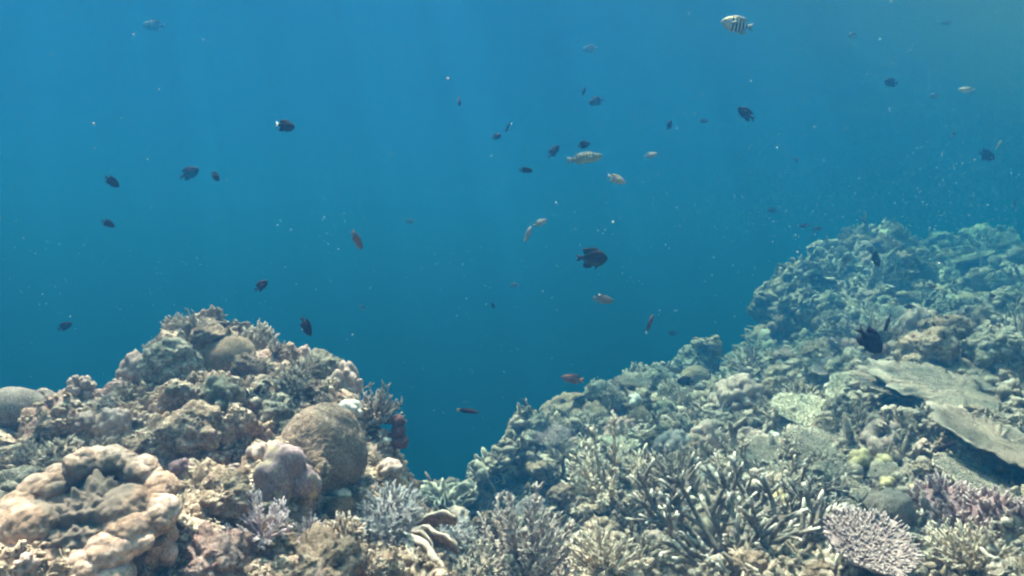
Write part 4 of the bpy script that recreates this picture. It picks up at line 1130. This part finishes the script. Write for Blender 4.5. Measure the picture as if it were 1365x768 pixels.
def fin(pts, th=.006, splay=0.0, off=(0, 0, 0)):
    """Thin fin from an outline in the XZ plane, thickest in the middle."""
    p = np.array(pts, float); n = len(p); c = p.mean(0)
    def side(s): return np.c_[p[:, 0], np.full(n, s * th * .25), p[:, 1]]
    V = np.vstack([side(1), side(-1), [[c[0], th, c[1]], [c[0], -th, c[1]]]])
    i = np.arange(n); j = (i + 1) % n
    Q = np.stack([i, i + n, j + n, j], -1)
    T = np.vstack([np.stack([np.full(n, 2 * n), i, j], -1), np.stack([np.full(n, 2 * n + 1), j + n, i + n], -1)])
    if splay:
        V = V - [p[0, 0], 0, p[0, 1]]
        V = np.c_[V[:, 0], V[:, 1] + np.abs(V[:, 0]) * splay, V[:, 2]] + [p[0, 0], 0, p[0, 1]]
    return Build().add(V + np.array(off), Q, T)

def fish_mat(name, col, belly=None, bars=None, barcol=(.02, .02, .025), back=None, rough=.75):
    m, nt, p = new_mat(name, rough, .08)
    tc = nt.nodes.new('ShaderNodeTexCoord').outputs['Object']
    sp = nt.nodes.new('ShaderNodeSeparateXYZ'); nt.links.new(tc, sp.inputs[0])
    n1 = noise(nt, tc, 9, 3)
    c = mix(nt, maprange(nt, n1, .35, .65), tuple(x * .8 for x in col), tuple(x * 1.2 for x in col))
    if belly: c = mix(nt, maprange(nt, sp.outputs['Z'], .02, -.12), c, belly)
    if back: c = mix(nt, maprange(nt, sp.outputs['Z'], .05, .16), c, back)
    if bars:
        x0, x1, nb, zmin = bars
        w = math_n(nt, 'SINE', math_n(nt, 'MULTIPLY', math_n(nt, 'SUBTRACT', sp.outputs['X'], x0), nb * 2 * math.pi / (x1 - x0)))
        f = math_n(nt, 'MULTIPLY', maprange(nt, w, .05, .45), math_n(nt, 'MULTIPLY', maprange(nt, sp.outputs['X'], x0 - .01, x0 + .01), maprange(nt, sp.outputs['X'], x1 + .01, x1 - .01)))
        f = math_n(nt, 'MULTIPLY', f, maprange(nt, sp.outputs['Z'], zmin - .04, zmin + .06))
        c = mix(nt, f, c, barcol)
    v = voro(nt, tc, 42)
    c = mix(nt, .35, c, ramp(nt, v, [(.1, (.7, .7, .7)), (.5, (1.15, 1.15, 1.15))]), 'MULTIPLY')
    nt.links.new(c, p.inputs['Base Color'])
    b = nt.nodes.new('ShaderNodeBump'); b.inputs['Strength'].default_value = .3; b.inputs['Distance'].default_value = .0008
    nt.links.new(v, b.inputs['Height']); nt.links.new(b.outputs['Normal'], p.inputs['Normal'])
    return m
F = dict(dark=fish_mat('dark_damsel_skin', (.034, .010, .015)), brown=fish_mat('brown_damsel_skin', (.032, .019, .017), (.045, .028, .022)),
         red=fish_mat('reddish_fish_skin', (.17, .075, .05), (.22, .11, .08)), orange=fish_mat('orange_fin', (.42, .17, .05)), white=fish_mat('white_fin', (.72, .70, .66)),
         pale=fish_mat('pale_fish_skin', (.36, .32, .31), (.46, .42, .41), back=(.24, .22, .20)), grey=fish_mat('grey_fish_skin', (.16, .135, .125), (.30, .26, .23)),
         major=fish_mat('barred_damsel_skin', (.38, .36, .30), (.47, .45, .40), (-.30, .24, 5, -.3), back=(.52, .47, .26)),
         majorfar=fish_mat('faded_barred_skin', (.20, .22, .21), None, (-.30, .24, 5, -.3)),
         wrasse=fish_mat('barred_wrasse_skin', (.25, .26, .18), (.37, .36, .29), (-.24, .30, 6, .01), (.045, .05, .045)), yellow=fish_mat('yellow_fin', (.42, .33, .12)),
         olive=fish_mat('clear_fin', (.30, .30, .24)), eye=fish_mat('fish_eye', (.01, .01, .01), rough=.15), ring=fish_mat('fish_eye_ring', (.3, .27, .2)))

def smooth_curve(x, pts):
    xs, ys = zip(*pts)
    # Catmull-like: cubic through the measured profile
    from numpy import interp
    f = np.linspace(min(xs), max(xs), 200); y = interp(f, xs, ys)
    for _ in range(3): y[1:-1] = (y[:-2] + 2 * y[1:-1] + y[2:]) / 4
    k = np.ones(9) / 9; yy = np.convolve(np.pad(y, 4, 'edge'), k, 'valid')
    return interp(x, f, yy)

def eyes(x, z, y, r):
    b = Build(); D, T = ico(2)
    for s in (-1, 1): b.add(D * [r, r * .45, r] + [x, s * y, z], None, T)
    return b

def make_damsel(h=.25, fork=.10, wid=.085, spread=.13):
    """Deep oval body, long back and belly fins drawn out to points behind, forked tail."""
    xs = np.r_[.5, .485, .46, .42, .36, .28, .18, .06, -.06, -.16, -.24, -.30, -.34]
    prof = [(-.34, .045), (-.28, .05), (-.2, .09), (-.08, .17), (.08, .225), (.2, .23), (.32, .19), (.42, .115), (.48, .05), (.5, .012)]
    q = smooth_curve(xs, prof) * h / .25
    w = smooth_curve(xs, [(-.34, .012), (-.2, .035), (.0, .075), (.2, .085), (.36, .07), (.46, .035), (.5, .008)]) * wid / .085
    body = loft(xs, q * .96, -q * 1.04, w)
    k = h / .25
    tail = fin([(-.32, .045), (-.38, .085), (-.5, spread), (-.485, spread * .72), (-.42, .02), (-.415, -.0), (-.42, -.02), (-.485, -spread * .74), (-.5, -spread), (-.38, -.085), (-.32, -.045)], .007)
    dors = fin([(.22, .21 * k), (.16, .262 * k), (.04, .285 * k), (-.06, .275 * k), (-.17, .265 * k), (-.31, .225 * k), (-.27, .15 * k), (-.24, .09 * k), (-.16, .10 * k), (-.06, .155 * k), (.08, .2 * k)], .008)
    anal = fin([(.02, -.22 * k), (-.06, -.27 * k), (-.17, -.27 * k), (-.30, -.225 * k), (-.26, -.14 * k), (-.24, -.09 * k), (-.16, -.10 * k), (-.06, -.16 * k)], .008)
    pelv = fin([(.2, -.2 * k), (.13, -.3 * k), (.08, -.29 * k), (.12, -.2 * k)], .006)
    pec = [fin([(.24, -.01), (.16, .045), (.08, .05), (.06, .0), (.1, -.045), (.18, -.05)], .004, .4, (0, .075 * wid / .085, 0)), fin([(.24, -.01), (.16, .045), (.08, .05), (.06, .0), (.1, -.045), (.18, -.05)], .004, -.4, (0, -.075 * wid / .085, 0))]
    return [('body', body), ('tail_fin', tail), ('dorsal_fin', dors), ('anal_fin', anal), ('pelvic_fin', pelv), ('pectoral_fin', pec[0]), ('pectoral_fin', pec[1]), ('eye', eyes(.39, .045 * k, .052 * wid / .085, .026))]

def make_wrasse(h=.12, wid=.07):
    """Long cigar body, low continuous fins, fan tail."""
    xs = np.r_[.5, .48, .44, .38, .28, .14, 0, -.12, -.24, -.32, -.37]
    k = h / .12
    q = smooth_curve(xs, [(-.37, .048), (-.28, .055), (-.12, .095), (.08, .125), (.24, .12), (.38, .08), (.46, .042), (.5, .01)]) * k
    w = smooth_curve(xs, [(-.37, .012), (-.2, .035), (.1, .07), (.3, .062), (.45, .03), (.5, .006)]) * wid / .07
    body = loft(xs, q, -q, w)
    tail = fin([(-.355, .048 * k), (-.44, .075 * k), (-.5, .085 * k), (-.49, .03), (-.485, 0), (-.49, -.03), (-.5, -.085 * k), (-.44, -.075 * k), (-.355, -.048 * k)], .006)
    dors = fin([(.24, .11 * k), (.18, .15 * k), (0, .16 * k), (-.18, .135 * k), (-.29, .105 * k), (-.28, .05 * k), (-.14, .085 * k), (.06, .115 * k)], .006)
    anal = fin([(.0, -.115 * k), (-.08, -.15 * k), (-.2, -.13 * k), (-.29, -.1 * k), (-.28, -.05 * k), (-.14, -.085 * k)], .006)
    pec = [fin([(.26, -.01), (.19, .03), (.12, .03), (.13, -.03), (.2, -.035)], .004, s * .4, (0, s * .06 * wid / .07, 0)) for s in (1, -1)]
    return [('body', body), ('tail_fin', tail), ('dorsal_fin', dors), ('anal_fin', anal), ('pectoral_fin', pec[0]), ('pectoral_fin', pec[1]), ('eye', eyes(.41, .025 * k, .038 * wid / .07, .02))]

shapes = {'damsel': make_damsel(), 'round': make_damsel(.29, .1, .1, .11), 'major': make_damsel(.235, .12, .09, .14), 'slim': make_damsel(.19, .1, .075, .11), 'wrasse': make_wrasse(.135), 'thin': make_wrasse(.095, .055)}
looks = {   # body, fins, tail
    'dark': ('dark', 'dark', 'dark'), 'dark_white': ('dark', 'dark', 'white'), 'brown': ('brown', 'brown', 'brown'), 'reddish': ('red', 'red', 'orange'), 'pale': ('pale', 'olive', 'olive'), 'pale_yellow': ('pale', 'yellow', 'olive'),
    'grey': ('grey', 'grey', 'grey'), 'major': ('major', 'olive', 'olive'), 'majorfar': ('majorfar', 'grey', 'grey'), 'wrasse': ('wrasse', 'olive', 'olive'), 'dark_yellow': ('dark', 'dark', 'yellow'), 'brown_white': ('red', 'brown', 'white')}
fish_meshes = {}
def fish_parts(shape, look):
    if (shape, look) not in fish_meshes:
        bo, fi, ta = looks[look]
        fish_meshes[shape, look] = []
        for pn, b in shapes[shape]:
            me = b.mesh(pn)
            me.materials.append(F['eye'] if pn == 'eye' else F[bo] if pn == 'body' else F[ta] if pn == 'tail_fin' else F[fi])
            fish_meshes[shape, look].append((pn, me))
    return fish_meshes[shape, look]

def fish(px, py, L, ang, shape, look, Y, label, yaw=0, kind='fish', group=None):
    """A fish of L photograph pixels swimming at distance Y, its nose pointing along ang (0 right, 90 up), turned away by yaw."""
    s = L * Y / PXF / max(math.cos(R(yaw)), .4)
    f = Vector((math.cos(R(ang)) * math.cos(R(yaw)), math.sin(R(yaw)), math.sin(R(ang)) * math.cos(R(yaw))))
    upref = Vector((0, 0, 1)) if abs(f.z) < .93 else Vector((-1 if f.x > 0 else 1, 0, .2))
    side = upref.cross(f).normalized(); up = f.cross(side)
    M3 = Matrix((f, side, up)).transposed()
    o = bpy.data.objects.new(kind, None); COL.objects.link(o)
    for pn, me in fish_parts(shape, look): link(pn, me, None, o)
    o.matrix_world = Matrix.Translation(Vector(pt(px, py, Y))) @ M3.to_4x4() @ Matrix.Scale(s, 4)
    return tag(o, label, 'fish', group)

D, Wz = 'damselfish', 'wrasse'
for a in [
    (380, 168, 29, -12, 'damsel', 'dark_white', 2.2, 'black damselfish with a white patched tail, alone in the upper blue left of centre', 15),
    (149, 242, 20, -42, 'damsel', 'dark', 2.4, 'black damselfish heading down, upper of the two leftmost small fish', 25),
    (144, 298, 17, -25, 'damsel', 'dark', 2.5, 'black damselfish heading down, lower of the two leftmost small fish', 20),
    (252, 231, 31, 20, 'damsel', 'dark', 3.4, 'faded violet black damselfish rising, left one of a close pair', 10),
    (287, 235, 19, -40, 'damsel', 'dark', 2.6, 'black damselfish diving, right one of a close pair', 25),
    (476, 320, 27, -65, 'slim', 'reddish', 2.2, 'reddish fish with an orange tail diving steeply in open water', 25),
    (348, 381, 23, 35, 'damsel', 'dark', 2.4, 'dark damselfish rising above the peak of the mound', 10),
    (408, 435, 29, -58, 'damsel', 'dark', 2.15, 'black damselfish diving nose first at the crest of the mound', 15),
    (86, 435, 19, 28, 'damsel', 'dark', 3.0, 'small dark damselfish rising over the left end of the mound', 15),
    (612, 135, 15, -80, 'damsel', 'dark', 3.2, 'dark damselfish nose down beside a pale drifting speck', 35),
    (662, 182, 13, 5, 'damsel', 'dark', 3.6, 'tiny round violet damselfish under the slanting thin dark fish', 35),
    (677, 170, 17, -112, 'thin', 'dark', 3.2, 'thin dark fish slanting nose down beside a tiny round damselfish', 30),
    (738, 202, 21, 48, 'damsel', 'dark', 3.6, 'faded dark damselfish rising steeply left of the barred green wrasse', 15),
    (778, 193, 18, 18, 'damsel', 'dark', 3.0, 'dark damselfish right above the barred green wrasse', 15),
    (701, 227, 19, 0, 'slim', 'dark', 2.8, 'dark slender damselfish swimming level below the rising faded one', 15),
    (795, 135, 22, 198, 'damsel', 'dark', 4.4, 'faded blue grey damselfish facing left, well above the barred wrasse', 10),
    (778, 122, 11, 70, 'damsel', 'dark', 4.0, 'tiny dark fish nose up beside the faded blue grey damselfish', 30),
    (787, 65, 20, 180, 'damsel', 'grey', 5.6, 'faint grey damselfish highest of those over the middle of the scene', 10),
    (780, 211, 47, 5, 'wrasse', 'wrasse', 2.6, 'pale green wrasse with dark bars across its back', 10, Wz),
    (822, 239, 26, -24, 'slim', 'pale_yellow', 2.4, 'silvery fish with a yellowish back fin, below and right of the barred wrasse', 15),
    (868, 207, 18, 12, 'slim', 'pale', 3.8, 'faded pale fish facing right, right of the barred wrasse', 20),
    (720, 297, 20, 25, 'slim', 'pale', 2.8, 'small pale pinkish fish, upper of two pale fish close together', 20),
    (704, 312, 24, 66, 'wrasse', 'pale', 2.4, 'pale whitish fish rising nose up, lower of two close together', 20),
    (789, 344, 43, 0, 'round', 'brown', 2.3, 'largest dark brown deep bodied fish in the middle of open water', 8),
    (804, 399, 28, -8, 'slim', 'grey', 2.5, 'grey fish facing right under the largest dark brown fish', 10),
    (866, 432, 28, 66, 'thin', 'brown_white', 2.6, 'thin brown wrasse rising with a white tipped tail', 15, Wz),
    (686, 380, 13, 180, 'damsel', 'grey', 6.5, 'very faint fish left of the largest dark brown fish', 15),
    (897, 444, 14, 175, 'damsel', 'brown', 5.5, 'faint brown fish right of the thin rising wrasse', 15),
    (763, 505, 30, 173, 'slim', 'reddish', 2.9, 'reddish brown fish with orange tail facing left above the reef edge', 10),
    (624, 548, 31, -6, 'thin', 'dark_yellow', 2.1, 'slender black wrasse with a yellow tail in the gap over deep water', 10, Wz),
    (914, 508, 22, 180, 'damsel', 'dark', 4.1, 'black damselfish facing left in front of a round tan coral ball', 15),
    (657, 407, 9, -60, 'damsel', 'dark', 4.0, 'tiny dark speck of a fish in the deep blue centre', 30),
    (995, 152, 29, 150, 'damsel', 'dark', 3.0, 'dark damselfish facing up left in the upper right blue', 15),
    (983, 33, 46, 172, 'major', 'major', 2.3, 'silver damselfish with bold black bars near the top edge', 8),
    (892, 167, 16, 62, 'damsel', 'dark', 3.8, 'small dark damselfish rising, left of a faint brown one', 20),
    (938, 161, 13, 0, 'slim', 'brown', 4.4, 'faint small brown fish between two darker damselfish', 15),
    (1188, 110, 22, 178, 'damsel', 'dark', 4.8, 'faded dark damselfish facing left, highest dark one over the far ridge', 15),
    (1137, 47, 14, 178, 'round', 'grey', 5.4, 'faint round fish right of the barred silver damselfish', 15),
    (1062, 215, 14, 80, 'slim', 'dark', 4.4, 'small dark fish nose up above the rocky bluff', 30),
    (1315, 207, 28, -12, 'damsel', 'dark', 4.6, 'faded blue black damselfish facing right beside a pale sliver of a fish', 15),
    (1331, 193, 18, 48, 'thin', 'pale', 3.6, 'pale sliver of a fish rising beside a blue black damselfish', 15),
    (1289, 120, 18, 165, 'slim', 'pale', 4.2, 'pale whitish fish near the upper right corner', 30),
    (1246, 128, 13, 180, 'damsel', 'grey', 6.2, 'very faint grey fish between the pale one and the faded dark damselfish', 15),
    (1271, 179, 11, 85, 'slim', 'dark', 5.4, 'tiny faint fish standing nose up left of the blue black damselfish', 30),
    (1262, 30, 14, 180, 'slim', 'grey', 6.2, 'very faint fish close to the top right corner', 15),
    (205, 34, 28, 180, 'major', 'majorfar', 5.2, 'faded barred damselfish near the top left corner', 10),
    (1030, 281, 16, 175, 'slim', 'dark', 6.2, 'faint fish over the bluff, apart from a pair of faint fish', 15),
    (1073, 301, 14, 178, 'slim', 'dark', 6.0, 'faint fish left of a close faint pair above the bluff', 15),
    (1089, 305, 14, 10, 'slim', 'dark', 6.0, 'faint fish right of a close faint pair above the bluff', 15),
    (1167, 344, 27, -55, 'damsel', 'brown', 3.4, 'dark brown damselfish diving before the far slope', 20),
    (1128, 346, 26, 48, 'major', 'majorfar', 5.0, 'faded barred damselfish rising before the rocky bluff', 15),
    (1159, 453, 46, -46, 'round', 'dark', 2.1, 'large black damselfish diving above the largest table coral', 0),
    (1183, 431, 25, -98, 'thin', 'dark', 2.6, 'thin black fish hanging nose down beside the large black damselfish', 25),
    (1259, 597, 26, 35, 'thin', 'dark', 2.15, 'thin black fish rising under the edge of a tan table coral', 20, Wz),
    (1231, 562, 16, 180, 'damsel', 'dark', 2.7, 'small black damselfish over the rim of a tan table coral', 25),
    (1322, 394, 13, 0, 'slim', 'dark', 4.5, 'tiny dark fish before the far slope near the frame edge', 20),
    (1213, 409, 14, 180, 'slim', 'dark', 4.3, 'tiny dark fish before the slope, above the boulder with hollows', 20),
    (1243, 382, 11, 0, 'slim', 'reddish', 4.6, 'tiny reddish fish before the far slope', 20),
    (1353, 272, 14, 60, 'slim', 'dark', 5.6, 'faint fish rising above the far ridge at the frame edge', 20),
    (547, 295, 13, 180, 'damsel', 'grey', 6.4, 'very faint fish right of the reddish diving one', 15),
    (483, 410, 11, 150, 'damsel', 'grey', 6.6, 'very faint fish right of the mound crest', 15),
]:
    px, py, L, ang, sh, lk, Y, lab, yaw = a[:9]
    fish(px, py, L, ang, sh, lk, Y, lab, yaw * (1 if len(lab) % 2 else -1), a[9] if len(a) > 9 else 'damselfish' if sh in ('damsel', 'round', 'major') else 'reef_fish')

# ------------------------------------------------------------------ specks drifting in the water
m, nt, p = new_mat('marine_snow', .8, .2)
p.inputs['Base Color'].default_value = (.6, .6, .58, 1)
g = np.random.default_rng(99)
D0, T0 = ico(1)
b = Build()
N = 10000
for i in range(N):
    if i < 5500: px, py = g.uniform(-150, 1500), -120 + 700 * g.uniform(0, 1) ** 1.8
    else: px, py = 1480 - abs(g.normal() * 360), g.uniform(-150, 330)
    Y = g.uniform(.7, 4.5) if i % 3 else g.uniform(.5, 1.4)
    q = pt(px, py, Y)
    if q[2] > 1.95 or py > 420 and (px < 620 or px > 700) and Y > 1.0: continue
    rad_ = Y / PXF * min(.30 * math.exp(g.normal() * .4), .9)
    b.add(D0 * (rad_ * g.uniform(.6, 1.2, 3)) + q, None, T0)
for px, py, r in [(597, 105, 3.2), (125, 165, 3.0), (178, 46, 2.2), (817, 296, 2.4), (799, 393, 2.4), (1188, 2, 2.4), (1173, 52, 2.4), (1001, 108, 2), (1036, 197, 2), (918, 18, 2.2), (741, 270, 2.0), (370, 300, 1.5), (470, 446, 1.8), (1252, 351, 2.4), (1063, 336, 2), (212, 119, 1.6), (271, 53, 1.5), (197, 212, 1.5), (655, 208, 1.8), (682, 165, 1.6)]:
    b.add(D0 * (.62 * r * .9 / PXF) + pt(px, py, .9), None, T0)
tag(link('marine_snow', b.mesh('marine_snow'), m), kind='stuff')
